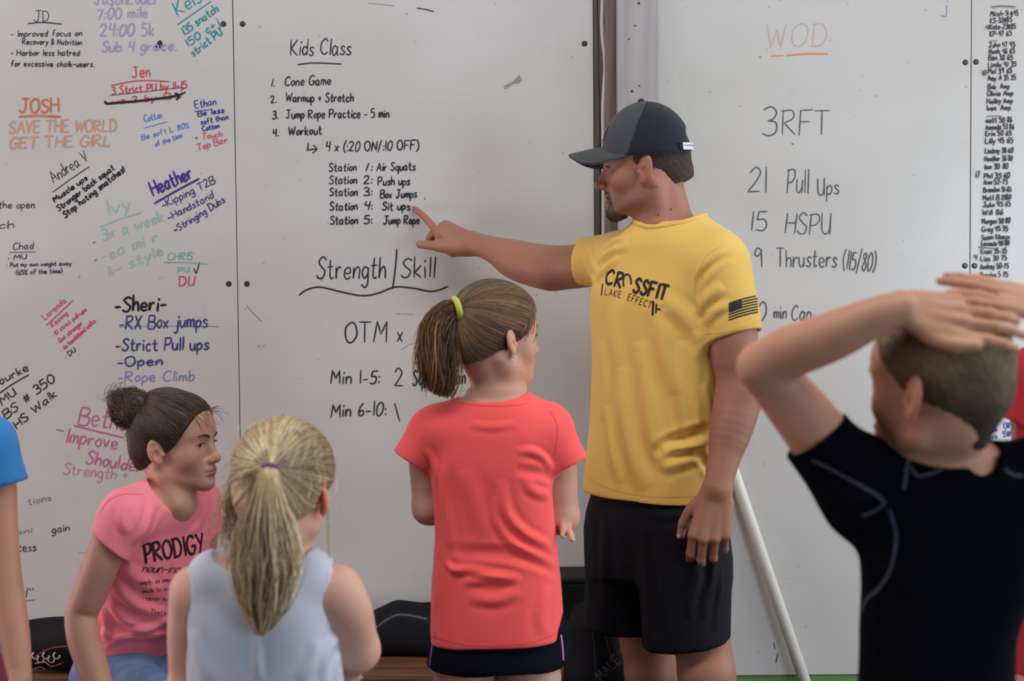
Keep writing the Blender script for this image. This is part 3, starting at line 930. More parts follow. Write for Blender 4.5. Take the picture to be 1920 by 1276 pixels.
def bez(p0, p1, p2, p3, K):
    """vectorised cubic: each p is (N,3)"""
    t = np.linspace(0, 1, K)[None, :, None]
    p0, p1, p2, p3 = [np.asarray(p, float)[:, None, :] for p in (p0, p1, p2, p3)]
    return p0 * (1 - t) ** 3 + 3 * p1 * t * (1 - t) ** 2 + 3 * p2 * t * t * (1 - t) + p3 * t ** 3
# ------------------------------------------------------------------ people: heads, hands, bodies
class Head:
    """local head axes: x person's right, y face forward, z up; origin between the ears"""
    def __init__(s, C, fwd, up=(0, 0, 1), size=1.0, kid=0.0):
        s.C, s.R, s.s, s.kid = np.asarray(C, float), frame(fwd, up), size, kid
    def L(s, x, y, z):
        return s.C + s.s * (x * s.R[0] + y * s.R[1] + z * s.R[2])
    def local(s, V):
        return (V - s.C) @ s.R.T / s.s
    def ell(s, f, c, r, k=0.01, op='u', tilt=None):
        R = s.R if tilt is None else tilt @ s.R
        f.ell(s.L(*c), np.array(r) * s.s, R, k * s.s, op)
    def cap(s, f, a, b, ra, rb=None, k=0.01, op='u'):
        f.cap(s.L(*a), s.L(*b), ra * s.s, (ra if rb is None else rb) * s.s, k * s.s, op)
    def fz(s, z):
        return z * (1 - 0.12 * s.kid) if z < 0.02 else z
    def build(s, f, ear=1.0, nose=1.0):
        K = s.kid
        z = s.fz
        s.ell(f, (0, -0.012, 0.045), (0.0755, 0.098, 0.088), 0.02)
        s.ell(f, (0, 0.036, 0.048), (0.062 + .003 * K, 0.053, 0.056), 0.03)
        s.ell(f, (0, 0.022, z(-0.022)), (0.060, 0.062, 0.078 - .006 * K), 0.03)
        for q in (-1, 1):
            s.cap(f, (q * 0.0515, 0.002, z(-0.060)), (q * 0.014, 0.076, z(-0.087)), 0.0165, 0.013, 0.024)
            s.ell(f, (q * 0.040, 0.052, z(-0.016)), (0.024, 0.026, 0.024 + .004 * K), 0.022)
            s.cap(f, (q * 0.012, 0.078, 0.034), (q * 0.042, 0.064, 0.037), 0.0115 - .003 * K, 0.010 - .002 * K, 0.016)
        s.ell(f, (0, 0.080 - .004 * K, z(-0.088)), (0.018, 0.016, 0.015), 0.018)
        s.ell(f, (0, 0.062, z(-0.052)), (0.034, 0.034, 0.028), 0.022)
        # eye sockets
        for q in (-1, 1):
            s.ell(f, (q * 0.033, 0.099, 0.015), (0.017, 0.017, 0.0105), 0.014, 's')
            s.ell(f, (q * 0.0315, 0.0705, 0.0155), (0.0148, 0.0140, 0.0140), 0.004)
            s.ell(f, (q * 0.0325, 0.090, 0.0150), (0.0130, 0.0130, 0.0050), 0.0016, 's')
        # nose
        np_ = (1 - 0.28 * K) * nose
        s.cap(f, (0, 0.082, 0.022), (0, 0.089 + .021 * np_, z(-0.018)), 0.0072, 0.0078, 0.012)
        s.cap(f, (0, 0.088 + .020 * np_, z(-0.019)), (0, 0.088, z(-0.036)), 0.0070, 0.0065, 0.008)
        s.ell(f, (0, 0.088, z(-0.010)), (0.0095, 0.013, 0.024), 0.012)
        s.ell(f, (0, 0.088 + .0255 * np_, z(-0.0205)), (0.0092, 0.0085, 0.0082), 0.008)
        for q in (-1, 1):
            s.ell(f, (q * 0.0115, 0.088 + .008 * np_, z(-0.0255)), (0.0062, 0.0098, 0.0068), 0.006)
            s.ell(f, (q * 0.0060, 0.089 + .013 * np_, z(-0.0325)), (0.0035, 0.005, 0.003), 0.002, 's')
        # lips
        s.ell(f, (0, 0.0915, z(-0.0485)), (0.0225, 0.0100, 0.0060), 0.005)
        s.ell(f, (0, 0.0905, z(-0.0605)), (0.0205, 0.0100, 0.0072), 0.005)
        s.cap(f, (-0.024, 0.086, z(-0.0548)), (0, 0.1000, z(-0.0542)), 0.0016, 0.0018, 0.002, 's')
        s.cap(f, (0.024, 0.086, z(-0.0548)), (0, 0.1000, z(-0.0542)), 0.0016, 0.0018, 0.002, 's')
        s.ell(f, (0, 0.0955, z(-0.0715)), (0.016, 0.006, 0.005), 0.010, 's')
        # ears
        if ear:
            for q in (-1, 1):
                a, bk = -math.radians(30) * q, math.radians(12)
                Ry = np.array([[math.cos(a), -math.sin(a), 0], [math.sin(a), math.cos(a), 0], [0, 0, 1]])
                Rx = np.array([[1, 0, 0], [0, math.cos(bk), math.sin(bk)], [0, -math.sin(bk), math.cos(bk)]])
                T = Ry @ Rx
                s.ell(f, (q * 0.0800, -0.009, 0.003), (0.0070, 0.0180 * ear, 0.0300 * ear), 0.004, tilt=T)
                s.ell(f, (q * 0.0755, -0.001, -0.021), (0.0065, 0.0090, 0.0110), 0.005, tilt=T)
                s.ell(f, (q * 0.0880, -0.0015, -0.003), (0.0095, 0.0080, 0.0135), 0.003, 's', tilt=T)
                s.ell(f, (q * 0.0885, -0.0075, 0.0155), (0.0062, 0.0100, 0.0085), 0.003, 's', tilt=T)
                s.ell(f, (q * 0.0750, 0.0090, -0.0045), (0.0042, 0.0040, 0.0060), 0.003, tilt=T)
    def eyes(s, parent, iris=(62, 48, 36), gaze=(0, 1, 0)):
        for q in (-1, 1):
            mb_v, mb_f = uv_ball(s.L(q * 0.0315, 0.0705, 0.0155), 0.0126 * s.s, s.R, 40, 28)
            loc = s.local(mb_v) - np.array([q * 0.0315, 0.0705, 0.0155])
            ang = np.arccos(np.clip(loc @ nrm(gaze) / np.linalg.norm(loc, axis=1), -1, 1))
            c = np.tile(np.array(srgb(228, 222, 218)[:3]), (len(mb_v), 1))
            c[ang < 0.56] = srgb(*iris)[:3]
            c[ang < 0.24] = srgb(14, 12, 12)[:3]
            mesh_obj('eye', mb_v, mb_f, M_EYE, parent, colors=c)
    def brow_lash(s, parent, rgb=(70, 52, 42), lash=True, thick=1.0):
        m = plain('brow_hair', rgb, 0.8, 0.2)
        for q in (-1, 1):
            P = [s.L(q * x, y, z_) for x, y, z_ in ((0.012, 0.0935, 0.0325), (0.022, 0.0930, 0.0370), (0.034, 0.0885, 0.0385), (0.047, 0.0775, 0.0340))]
            mb = MB()
            mb.tube(catmull(P, 5), np.interp(np.linspace(0, 1, 16), [0, .25, 1], [0.0026, 0.0034, 0.0012]) * s.s * thick, 8)
            mb.build('eyebrow', m, parent, smooth=True)
            if lash:
                mb = MB()
                for i, t in enumerate(np.linspace(-1, 1, 13)):
                    x = 0.0325 + 0.0125 * t
                    y = 0.0835 - 0.0035 * t * t - (0.003 if t > 0 else 0) * t
                    zz = 0.0195 - 0.0040 * t * t
                    a = s.L(q * x, y, zz); b_ = s.L(q * (x + 0.003 * t), y + 0.0055, zz + 0.0012)
                    mb.tube([a, b_], np.array([0.0007, 0.0003]) * s.s, 4)
                mb.build('eyelashes', m, parent)

def uv_ball(c, r, R=np.eye(3), nu=24, nv=14):
    V, F = [], []
    r = np.broadcast_to(r, (3,))
    for j in range(nv + 1):
        th = math.pi * j / nv
        for i in range(nu):
            ph = 2 * math.pi * i / nu
            V.append(np.array([math.sin(th) * math.cos(ph), math.sin(th) * math.sin(ph), math.cos(th)]) * r)
    for j in range(nv):
        for i in range(nu):
            i2 = (i + 1) % nu
            F.append((j * nu + i, (j + 1) * nu + i, (j + 1) * nu + i2, j * nu + i2))
    return np.asarray(c) + np.array(V) @ np.asarray(R), np.array(F)

FING = ((0.48, 0.165, 0.0, (0.215, 0.135, 0.105), 0.049), (0.50, 0.052, 0.018, (0.245, 0.155, 0.11), 0.050),
        (0.475, -0.058, 0.008, (0.225, 0.145, 0.108), 0.047), (0.425, -0.155, -0.02, (0.17, 0.105, 0.092), 0.041))
def hand(f, W, F, S, L, curl, thumb=None, k=0.004, splay=(0.10, 0.03, -0.04, -0.12), nails=None, h=None):
    """W wrist, F towards the fingers, S towards the thumb side, L hand length; curl = four (mcp,pip,dip) bends in radians,
    thumb = points in (F,S,U) hand units; the back of the hand looks along U"""
    F = nrm(F); S = nrm(np.asarray(S) - F * (np.asarray(S) @ F))
    U = nrm(np.cross(F, S)) if thumb is None or thumb[0] != 'flip' else -nrm(np.cross(F, S))
    if thumb is not None and thumb[0] == 'flip':
        thumb = thumb[1:]
    P = lambda a, b, c=0.0: np.asarray(W) + L * (a * F + b * S + c * U)
    g = Field(h or f.h)
    for (mx, ms, mu, ln, r) in FING:
        g.cap(P(-0.02, ms * 0.55, 0), P(mx, ms, mu - 0.012), 0.068 * L, 0.056 * L, 0.05 * L)
    g.cap(P(-0.08, 0.035), P(0.05, 0.05), 0.072 * L, 0.072 * L, 0.04 * L)
    g.cap(P(-0.08, -0.035), P(0.05, -0.05), 0.072 * L, 0.070 * L, 0.04 * L)
    g.cap(P(0.10, -0.13, -0.04), P(0.36, -0.14, -0.05), 0.062 * L, 0.055 * L, 0.05 * L)
    tips = []
    for (mx, ms, mu, ln, r), c, sp in zip(FING, curl, splay):
        fg = Field(g.h)
        D0 = nrm(F + S * sp)
        p, a = P(mx, ms, mu - 0.012), 0.0
        fg.cap(p - D0 * 0.05 * L, p, r * 1.08 * L, r * 1.1 * L, 0.02 * L)
        rr = [r, r * 0.93, r * 0.86, r * 0.74]
        for i in range(3):
            a += c[i]
            q = p + L * ln[i] * (math.cos(a) * D0 - math.sin(a) * U)
            fg.cap(p, q, rr[i] * L, rr[i + 1] * L, 0.008 * L)
            if i < 2:
                fg.ball(q, rr[i + 1] * 1.04 * L, 0.02 * L)
            p = q
        d = math.cos(a) * D0 - math.sin(a) * U
        un = math.sin(a) * D0 + math.cos(a) * U
        tips.append((p, d, un, rr[3] * L))
        g.group(fg, 0.022 * L)
    th = thumb or ((0.08, 0.10, -0.04), (0.25, 0.245, -0.08), (0.40, 0.315, -0.09), (0.53, 0.345, -0.08))
    T = [P(*t) for t in th]
    tg = Field(g.h)
    tg.chain(T, [0.080 * L, 0.064 * L, 0.055 * L, 0.045 * L], 0.02 * L)
    tg.ball(T[2], 0.059 * L, 0.02 * L)
    g.group(tg, 0.05 * L)
    d = nrm(T[3] - T[2])
    tips.append((T[3], d, nrm(U + S * 0.6 - d * ((U + S * 0.6) @ d)), 0.045 * L))
    f.group(g, k)
    if nails is not None:
        nails += tips
    return tips

def make_nails(tips, L, parent, rgb=(226, 178, 166)):
    m = plain('nail_keratin', rgb, 0.3, 0.5)
    for p, d, u, r in tips:
        s = np.cross(d, u)
        V, F = uv_ball(p + d * r * 0.25 + u * r * 0.62, (r * 0.62, r * 0.85, r * 0.42), np.array([s, d, u]), 12, 8)
        mesh_obj('fingernail', V, F, m, parent)

def stations(org, R, rows):
    """rows (photo x centre, photo y, depth, half width, front, back, n) -> loft stations around a vertical axis at org"""
    out = []
    for px, py, D, a, bf, bb, n in rows:
        q = at(px, py, D) - org
        out.append((q @ R[2], q @ R[0], q @ R[1], a, bf, bb, n))
    out.sort(key=lambda r: r[0])
    return out

def grown(st, g):
    return [(t, ox, oy, a + g, bf + g, bb + g, n) for t, ox, oy, a, bf, bb, n in st]

SKIN = {}
M_EYE = vcol_mat('eye_wet', 0.12, 0.6)
def skin_mat(name, sss=0.10):
    if name not in SKIN:
        SKIN[name] = vcol_mat('skin', 0.52, 0.35, sss, 0.12, 420)
    return SKIN[name]

def skin_colors(V, base, head=None, lips=(176, 104, 98), rosy=(206, 132, 116), seed=1, extra=None):
    c0 = np.array(srgb(*base)[:3])
    c = np.tile(c0, (len(V), 1))
    nz = vnoise(V, 38, seed)[:, None] * 0.05 + vnoise(V, 140, seed + 1)[:, None] * 0.025
    c = c * (1 + nz)
    if head is not None:
        q = head.local(V)
        K = head.kid
        z = lambda v: head.fz(v)
        def blob(ctr, r):
            return np.exp(-(((q - np.array(ctr)) / np.array(r)) ** 2).sum(1))
        lp = np.maximum(blob((0, 0.098, z(-0.0490)), (0.019, 0.014, 0.0050)), blob((0, 0.097, z(-0.0600)), (0.017, 0.014, 0.0058)))
        lp = np.clip(lp * 1.7, 0, 1)[:, None] * 0.85
        rs = np.clip(blob((0.042, 0.065, z(-0.02)), (0.022, 0.04, 0.022)) + blob((-0.042, 0.065, z(-0.02)), (0.022, 0.04, 0.022)) + blob((0, 0.112, z(-0.02)), (0.016, 0.016, 0.014)) + blob((0.085, -0.008, 0), (0.014, 0.03, 0.035)) + blob((-0.085, -0.008, 0), (0.014, 0.03, 0.035)), 0, 1)[:, None] * 0.55
        c = c * (1 - rs) + np.array(srgb(*rosy)[:3]) * rs
        c = c * (1 - lp) + np.array(srgb(*lips)[:3]) * lp
        if extra is not None:
            for ctr, r, rgb, amt in extra:
                w = (np.clip(blob(ctr, r) * 1.3, 0, 1) * amt)[:, None]
                c = c * (1 - w) + np.array(srgb(*rgb)[:3]) * w
    return np.clip(c, 0, 1)

def leg(f, hip, knee, ankle, toe, rt, rk, ra, k=0.02):
    hip, knee, ankle, toe = [np.asarray(p, float) for p in (hip, knee, ankle, toe)]
    back = -nrm(np.array([toe[0] - ankle[0], toe[1] - ankle[1], 0]))
    f.cap(hip, knee, rt, rk, k)
    f.cap(knee, ankle, rk * 0.92, ra, k)
    f.cap(knee + (ankle - knee) * 0.12 + back * rk * 0.35, knee + (ankle - knee) * 0.55 + back * rk * 0.15, rk * 0.78, ra * 1.05, k)
    f.ball(knee - back * rk * 0.25, rk * 0.82, k)
def shoe(parent, ankle, toe, L, mat, sole):
    ankle, toe = np.asarray(ankle, float), np.asarray(toe, float)
    d = nrm(np.array([toe[0] - ankle[0], toe[1] - ankle[1], 0]))
    c = np.array([ankle[0], ankle[1], 0.0])
    f = Field(0.006)
    f.cap(c + d * (-0.22 * L) + (0, 0, 0.045), c + d * 0.1 * L + (0, 0, 0.05), 0.036, 0.040, 0.03)
    f.cap(c + d * 0.1 * L + (0, 0, 0.045), c + d * 0.58 * L + (0, 0, 0.034), 0.042, 0.030, 0.03)
    f.cap(c + (0, 0, 0.05), c + (0, 0, 0.105), 0.040, 0.043, 0.03)
    f.plane(c + (0, 0, 0.012), (0, 0, -1), 0.004)
    f.plane(c + (0, 0, 0.11), (0, 0, 1), 0.006)
    V, F = f.skin(2)
    o = mesh_obj('shoe', V, F, mat, parent)
    f = Field(0.006)
    f.cap(c + d * (-0.22 * L) + (0, 0, 0.02), c + d * 0.58 * L + (0, 0, 0.02), 0.043, 0.036, 0.02)
    f.plane(c + (0, 0, 0.001), (0, 0, -1), 0.002); f.plane(c + (0, 0, 0.020), (0, 0, 1), 0.002)
    V, F = f.skin(1)
    mesh_obj('sole', V, F, sole, o)
    return o

def surf_text(tree, lines, name, mat, parent, w, off=0.0006, jit=0.0, slant=0.0, dens=4, strokes=(), taper=0.05):
    """print lettering on cloth: photo-laid strokes dropped onto the garment's surface"""
    if not lines and len(strokes) > 1 and name in ('flatlock_seam', 'stitching', 'side_stripe', 'armhole_binding', 'barbell_print', 'piping'):
        for q in strokes:
            surf_text(tree, [], name, mat, parent, w, off, strokes=[q], dens=dens, taper=taper)
        return
    mb = MB()
    pl = []
    rr = random.Random(3)
    for ln in lines:
        t, x0, y0, x1, y1, h = ln[:6]
        pl += text_strokes(t, x0, y0, x1, y1, h, jit, slant, ln[6] if len(ln) > 6 else 0.2, 0.42, 0.0, rr)
    pl += [np.array(q, float) for q in strokes]
    for s in pl:
        s = np.asarray(s)
        m = max(2, int(np.linalg.norm(np.diff(s, axis=0), axis=1).sum() / dens))
        L = np.concatenate([[0], np.cumsum(np.linalg.norm(np.diff(s, axis=0), axis=1))])
        u = np.unique(np.concatenate([np.linspace(0, L[-1], m + 1), L]))
        s2 = np.stack([np.interp(u, L, s[:, 0]), np.interp(u, L, s[:, 1])], 1)
        P, N = cast_px(tree, s2)
        if len(P) < 2:
            continue
        ribbon(mb, P + N * off, w, N, taper)
    if mb.v:
        return mb.build(name, mat, parent)
# ------------------------------------------------------------------ the man in the yellow shirt
M_SHOE_D = fabric('dark_shoe_mesh', (42, 44, 50), 0.8)
M_SOLE = plain('rubber_sole', (200, 198, 194), 0.7)
def coach():
    D = 3.2
    base = at(1240, 700, D); base[2] = 0
    T = thing('person', 'man in a yellow printed t-shirt and dark cap pointing at the board', 'person', base)
    ya = math.radians(40)
    fwd = np.array([-math.sin(ya), -math.cos(ya), 0])
    R = frame(fwd, (0, 0, 1))
    org = at(1245, 638, D); org[2] = 0
    n = 2.4
    tor = stations(org, R, [
        (1257, 408, D, .068, .070, .058, 2.1), (1258, 428, D, .094, .088, .070, 2.1), (1258, 445, D, .135, .104, .088, 2.2), (1257, 480, D, .178, .106, .106, n), (1254, 550, D, .188, .126, .114, n), (1250, 620, D, .180, .125, .110, n),
        (1243, 700, D, .169, .119, .106, n), (1236, 800, D, .165, .116, .106, n), (1228, 880, D, .168, .117, .112, n), (1223, 985, D, .174, .121, .119, n)])
    hd = Head(at(1209, 322, D), (-0.985, 0.17, -0.085), size=0.95)
    h = 0.0028
    # joints
    shL, elL, wrL = at(1354, 506, 3.085), at(1387, 728, 3.04), at(1345, 914, 2.97)
    shR, elR, wrR = at(1150, 486, 3.33), at(1010, 498, 3.50), at(884, 454, 3.625)
    f = Field(h)
    hd.build(f)
    # neck with the long side muscles
    nb = at(1262, 452, D + .01)
    f.cap(hd.L(0, -.030, -.045), nb, .054, .058, .03)
    f.cap(hd.L(-.062, -.022, -.035), at(1238, 428, D - .045), .016, .013, .03)
    f.cap(hd.L(.062, -.022, -.035), at(1226, 428, D - .01), .016, .013, .03)
    f.cap(hd.L(0, .008, -.070), at(1246, 424, D - .02), .028, .028, .02)
    f.cap(nb + (0, 0, -.022), at(1338, 486, 3.115), .044, .046, .04); f.cap(nb + (0, 0, -.022), at(1178, 490, 3.30), .042, .044, .04)
    f.loft(org, R, grown([q for q in tor if at(1230, 900, D)[2] < q[0] < at(1258, 425, D)[2]], -.018), .04)
    # the hanging arm
    f.chain([shL + (-.012, 0, 0), shL + (elL - shL) * .45, elL], [.053, .055, .043], .03)
    f.cap(shL + (elL - shL) * .35 + (-.006, -.012, 0), shL + (elL - shL) * .75 + (-.004, -.01, 0), .042, .038, .03)
    f.chain([elL, elL + (wrL - elL) * .28, elL + (wrL - elL) * .65, wrL], [.042, .0465, .036, .0285], .03)
    f.cap(elL + (wrL - elL) * .1 + (.008, 0, 0), elL + (wrL - elL) * .5 + (.004, 0, 0), .036, .026, .03)
    Sdir = at(1300, 1000, 2.97) - at(1350, 1000, 2.99)
    nl = []
    fw = at(1326, 1030, 2.94) - wrL
    hand(f, wrL + nrm(fw) * .008, fw, Sdir * (1, 0, 1) + (0, .012, 0), .205, [(.55, .75, .45), (.60, .85, .5), (.65, .9, .5), (.7, .95, .5)],
         ('flip', (.06, .10, -.04), (.22, .23, -.08), (.36, .285, -.14), (.48, .30, -.17)) , k=.012, nails=nl, splay=(.02, .0, -.03, -.08))
    # the pointing arm
    arm = [shR + (.01, 0, 0), at(1062, 501, 3.43), at(1000, 495, 3.495), at(960, 482, 3.535), at(920, 466, 3.58), wrR]
    f.chain(arm, [.052, .0530, .0500, .0435, .0320, .0265], .025)
    f.cap(at(1030, 506, 3.45), at(965, 490, 3.54), .042, .036, .03)
    tipw = at(777, 391, BF - .009)

    g2 = Field(h)
    L = .195
    Fp = nrm(at(826, 432, 3.660) - wrR)
    S2 = nrm(np.array([-.10, -.82, -.52]))
    U2 = nrm(np.cross(Fp, S2))
    P = lambda a, b, c=0.0: wrR + L * (a * Fp + b * S2 + c * U2)
    # palm and heel
    for ms, mx in ((.17, .46), (.06, .48), (-.05, .46), (-.15, .42)):
        g2.cap(P(-.05, ms * .5), P(mx, ms, .02), .076 * L, .066 * L, .06 * L)
    g2.cap(P(.02, .09, -.03), P(.24, .20, -.10), .085 * L, .085 * L, .06 * L)
    # index finger to the board
    m0 = P(.46, .17, .03)
    vec = tipw - m0
    i1, i2 = m0 + vec * .46 + U2 * .006, m0 + vec * .75 + U2 * .005
    g2.chain([m0, i1, i2, tipw], [.058 * L, .050 * L, .045 * L, .038 * L], .010 * L)
    g2.ball(m0 + U2 * .004, .064 * L, .03 * L)
    # curled fingers
    for (ms, mx, r) in ((.055, .48, .052), (-.055, .46, .049), (-.15, .42, .043)):
        q0 = P(mx, ms, .02)
        q1 = q0 + L * (.15 * Fp - .15 * U2 + .02 * S2)
        q2 = q1 + L * (-.10 * Fp - .09 * U2 + .03 * S2)
        q3 = q2 + L * (-.10 * Fp + .03 * U2)
        fg = Field(h)
        fg.chain([q0, q1, q2, q3], [r * L, r * L, r * .9 * L, r * .8 * L], .01 * L)
        g2.group(fg, .02 * L)
    # thumb, stretched forward under the index
    tt = [P(.06, .12, -.06), at(836, 463, 3.615), at(812, 460, 3.628), at(787, 458, 3.645)]
    tg = Field(h)
    tg.chain(tt, [.090 * L, .082 * L, .066 * L, .053 * L], .02 * L)
    g2.group(tg, .05 * L)
    f.group(g2, .02)
    # legs
    hipR, hipL = at(1182, 1000, 3.25), at(1280, 1000, 3.13)
    knR, knL = at(1222, 1262, 3.24), at(1326, 1262, 3.05)
    anR, anL = np.array([knR[0] + .01, knR[1] + .05, .09]), np.array([knL[0] + .02, knL[1] + .04, .09])
    toR, toL = anR + fwd * .2, anL + fwd * .2
    leg(f, hipR, knR, anR, toR, .074, .058, .040); leg(f, hipL, knL, anL, toL, .074, .060, .040)
    V, F = f.skin(2)
    V[:, 1] = np.minimum(V[:, 1], BF - .0012)
    base_c = (160, 110, 89)
    ex = [((0, .098, -.086), (.034, .034, .020), (50, 36, 31), .95), ((0, .103, -.0405), (.028, .016, .0060), (64, 46, 40), .85), ((0, .095, -.0725), (.012, .014, .008), (60, 44, 38), .7), ((-.045, .055, -.075), (.03, .05, .02), (112, 78, 64), .55), ((-.062, .0, -.045), (.02, .03, .03), (124, 86, 70), .4),
          ((-.030, .09, -.085), (.02, .03, .02), (150, 108, 90), .45)]
    C = skin_colors(V, base_c, hd, lips=(168, 104, 94), rosy=(158, 100, 82), extra=ex)
    body = mesh_obj('body', V, F, skin_mat('coach'), T, colors=C)
    # short goatee and moustache
    q = hd.local(V); N = vnormals(V, F)
    sel = ((np.abs(q[:, 0]) < .031) & (q[:, 1] > .052) & (q[:, 2] < -.0700) & (q[:, 2] > -.110)) | ((np.abs(q[:, 0]) < .027) & (q[:, 1] > .082) & (q[:, 2] < -.0365) & (q[:, 2] > -.0445)) | ((np.abs(q[:, 0]) > .021) & (np.abs(q[:, 0]) < .031) & (q[:, 1] > .070) & (q[:, 2] < -.040) & (q[:, 2] > -.075))
    ids = np.where(sel)[0]
    rb = np.random.default_rng(5)
    ids = rb.choice(ids, min(len(ids), 1500), replace=False)
    a0 = V[ids] - N[ids] * .0005
    d0 = N[ids] * .0022 - hd.R[2] * .0026 + rb.normal(size=(len(ids), 3)) * .0007
    Vb, Qb, ib = strands(bez(a0, a0 + d0 * .4 + N[ids] * .0006, a0 + d0 * .8 + N[ids] * .0003, a0 + d0, 4), .00032, 3)
    mesh_obj('goatee', Vb, Qb, vcol_mat('beard_hair', .7, .2), T, colors=(np.array(srgb(64, 48, 40)[:3]) * rb.uniform(.6, 1.5, (len(ids), 1)))[ib])
    hd.eyes(T, gaze=(-.38, 1, -.12)); hd.brow_lash(T, (66, 50, 40))
    make_nails(nl, .205, T, (206, 158, 140))
    # moles on the neck
    tb = bvh(V, F)
    for px, py, r in ((1258, 392, .0024), (1234, 402, .0018)):
        P_, N_ = cast_px(tb, [(px, py)])
        if len(P_):
            vv, ff = uv_ball(P_[0], r, nu=10, nv=8)
            mesh_obj('mole', vv, ff, plain('mole_pigment', (84, 54, 44), 0.7), T)
    # short hair under the cap
    f = Field(.004)
    hd.ell(f, (0, -.011, .044), (.0782, .1005, .089), .02)
    hd.cap(f, (0, -.066, -.02), (0, -.062, -.052), .048, .036, .03)
    for q in (-1, 1):
        hd.ell(f, (q * .0835, -.008, 0), (.015, .024, .037), .004, 's')
    f.plane(hd.L(0, .030, .0), hd.R[1] + hd.R[2] * .25, .004)
    f.plane(hd.L(0, -.02, -.036), hd.R[1] * .55 - hd.R[2] * .5, .004)
    f.plane(hd.L(0, 0, -.068), -hd.R[2] - hd.R[1] * .4, .004)
    V, F = f.skin(2)
    N = vnormals(V, F)
    V = V + N * (vnoise(V, 900, 4) * .0006)[:, None]
    hair_c = np.array(srgb(62, 51, 45)[:3]) * (1 + .25 * vnoise(V, 600, 2))[:, None]
    q = hd.local(V)
    fade = np.clip((-.018 - q[:, 2]) / .05, 0, 1)[:, None] * .55
    hair_c = hair_c * (1 - fade) + np.array(srgb(160, 116, 94)[:3]) * fade
    mesh_obj('hair', V, F, vcol_mat('cropped_hair', .75, .3, 0, .5, 900), T, colors=np.clip(hair_c, 0, 1))
    # ---- cap
    M_CAPF, M_CAPB = fabric('charcoal_twill', (66, 69, 76), .85), fabric('navy_cap_mesh', (27, 29, 42), .8, bump=.6, weave=1400)
    def dome(grow, cut):
        f = Field(.0035)
        hd.ell(f, (0, -.010, .046), (.0885 + grow, .1055 + grow, .118 + grow), .01)
        zb = hd.L(0, 0, .034)
        f.plane(zb, -hd.R[2] + hd.R[1] * .05, .002)
        if cut:
            cut(f)
        return f.skin(2)
    seam_p, seam_n = hd.L(0, .024, .05), nrm(hd.R[1] + hd.R[2] * .42)
    cap_o = thing('cap', '', '', base)
    del cap_o['label'], cap_o['category']
    cap_o.parent = T; cap_o.location = (0, 0, 0)
    V, F = dome(0, lambda f: (f.plane(seam_p, seam_n, .001),
                              hd.cap(f, (0, -.16, .058), (0, -.05, .058), .036, .036, .002, 's')))
    mesh_obj('mesh_crown', V, F, M_CAPB, cap_o)
    V, F = dome(.0012, lambda f: f.plane(seam_p, -seam_n, .001))
    mesh_obj('front_panel', V, F, M_CAPF, cap_o)
    vv, ff = uv_ball(hd.L(0, -.006, .1655), (.0085 * .95, .0085 * .95, .006), hd.R)
    mesh_obj('cap_button', vv, ff, M_CAPB, cap_o)
    # strap across the back opening with a small white tag
    mb = MB()
    ring = [hd.L(.093 * math.sin(a), -.010 - .1085 * math.cos(a), .040) for a in np.linspace(-.75, .75, 19)]
    for up in (0,):
        top = [p + hd.R[2] * .012 for p in ring]; inn = [p - nrm(p - hd.L(0, -.010, .04)) * .003 for p in ring]
        vs = ring + top + [t_ - nrm(p - hd.L(0, -.010, .04)) * .003 for t_, p in zip(top, ring)] + inn
        m = len(ring)
        fs = []
        for a_ in range(4):
            for i in range(m - 1):
                fs.append((a_ * m + i, a_ * m + i + 1, ((a_ + 1) % 4) * m + i + 1, ((a_ + 1) % 4) * m + i))
        mb.add(vs, fs)
    st_ = mb.build('back_strap', M_CAPB, cap_o)
    tg_ = MB()
    ang = (-.66, -.42, -.18)
    pts = [hd.L(.0955 * math.sin(a), -.010 - .1110 * math.cos(a), z_) for z_ in (.0375, .0535) for a in ang]
    tg_.add(pts, [(0, 1, 4, 3), (1, 2, 5, 4)])
    to_ = tg_.build('cap_tag', plain('white_label', (222, 222, 228), .6), st_)
    md = to_.modifiers.new('thick', 'SOLIDIFY'); md.thickness = .0012
    dm = MB()
    for a in np.linspace(-.60, -.24, 6):
        c_ = hd.L(.0965 * math.sin(a), -.010 - .1122 * math.cos(a), .0455)
        dm.tube([c_, c_ + hd.R[2] * .003], .0009, 6)
    dm.build('tag_print', plain('tag_print_ink', (40, 44, 70), .6), to_)
    # curved brim
    nu, nv = 25, 9
    vs = []
    for sfc in (0, 1):
        for j in range(nv):
            v = j / (nv - 1)
            for i in range(nu):
                u = -1 + 2 * i / (nu - 1)
                x = .080 * math.sin(u * 1.45) / math.sin(1.45)
                y0 = .092 * math.sqrt(max(0, 1 - (x / .0885) ** 2)) - .004
                ext = .088 * max(0, 1 - abs(u) ** 3.2) ** .62
                y = y0 + v * ext
                droop = (1 - math.cos(x / .080 * 1.05)) * (1 - .48 * abs(u) ** 5)
                z_ = .068 - .088 * droop * (.82 + .18 * v) - .008 * v * v - sfc * .0046
                vs.append(hd.L(x, y, z_))
    fs = []
    m = nu * nv
    for j in range(nv - 1):
        for i in range(nu - 1):
            a_ = j * nu + i
            fs.append((a_, a_ + 1, a_ + nu + 1, a_ + nu)); fs.append((m + a_, m + a_ + nu, m + a_ + nu + 1, m + a_ + 1))
    for i in range(nu - 1):
        for a_ in (i, (nv - 1) * nu + i):
            fs.append((a_, m + a_, m + a_ + 1, a_ + 1))
    for j in range(nv - 1):
        for a_ in (j * nu, j * nu + nu - 1):
            fs.append((a_, a_ + nu, m + a_ + nu, m + a_))
    bo = mesh_obj('brim', vs, fs, M_CAPF, cap_o)
    # dark badge with a white mark on the front panel
    bd = MB()
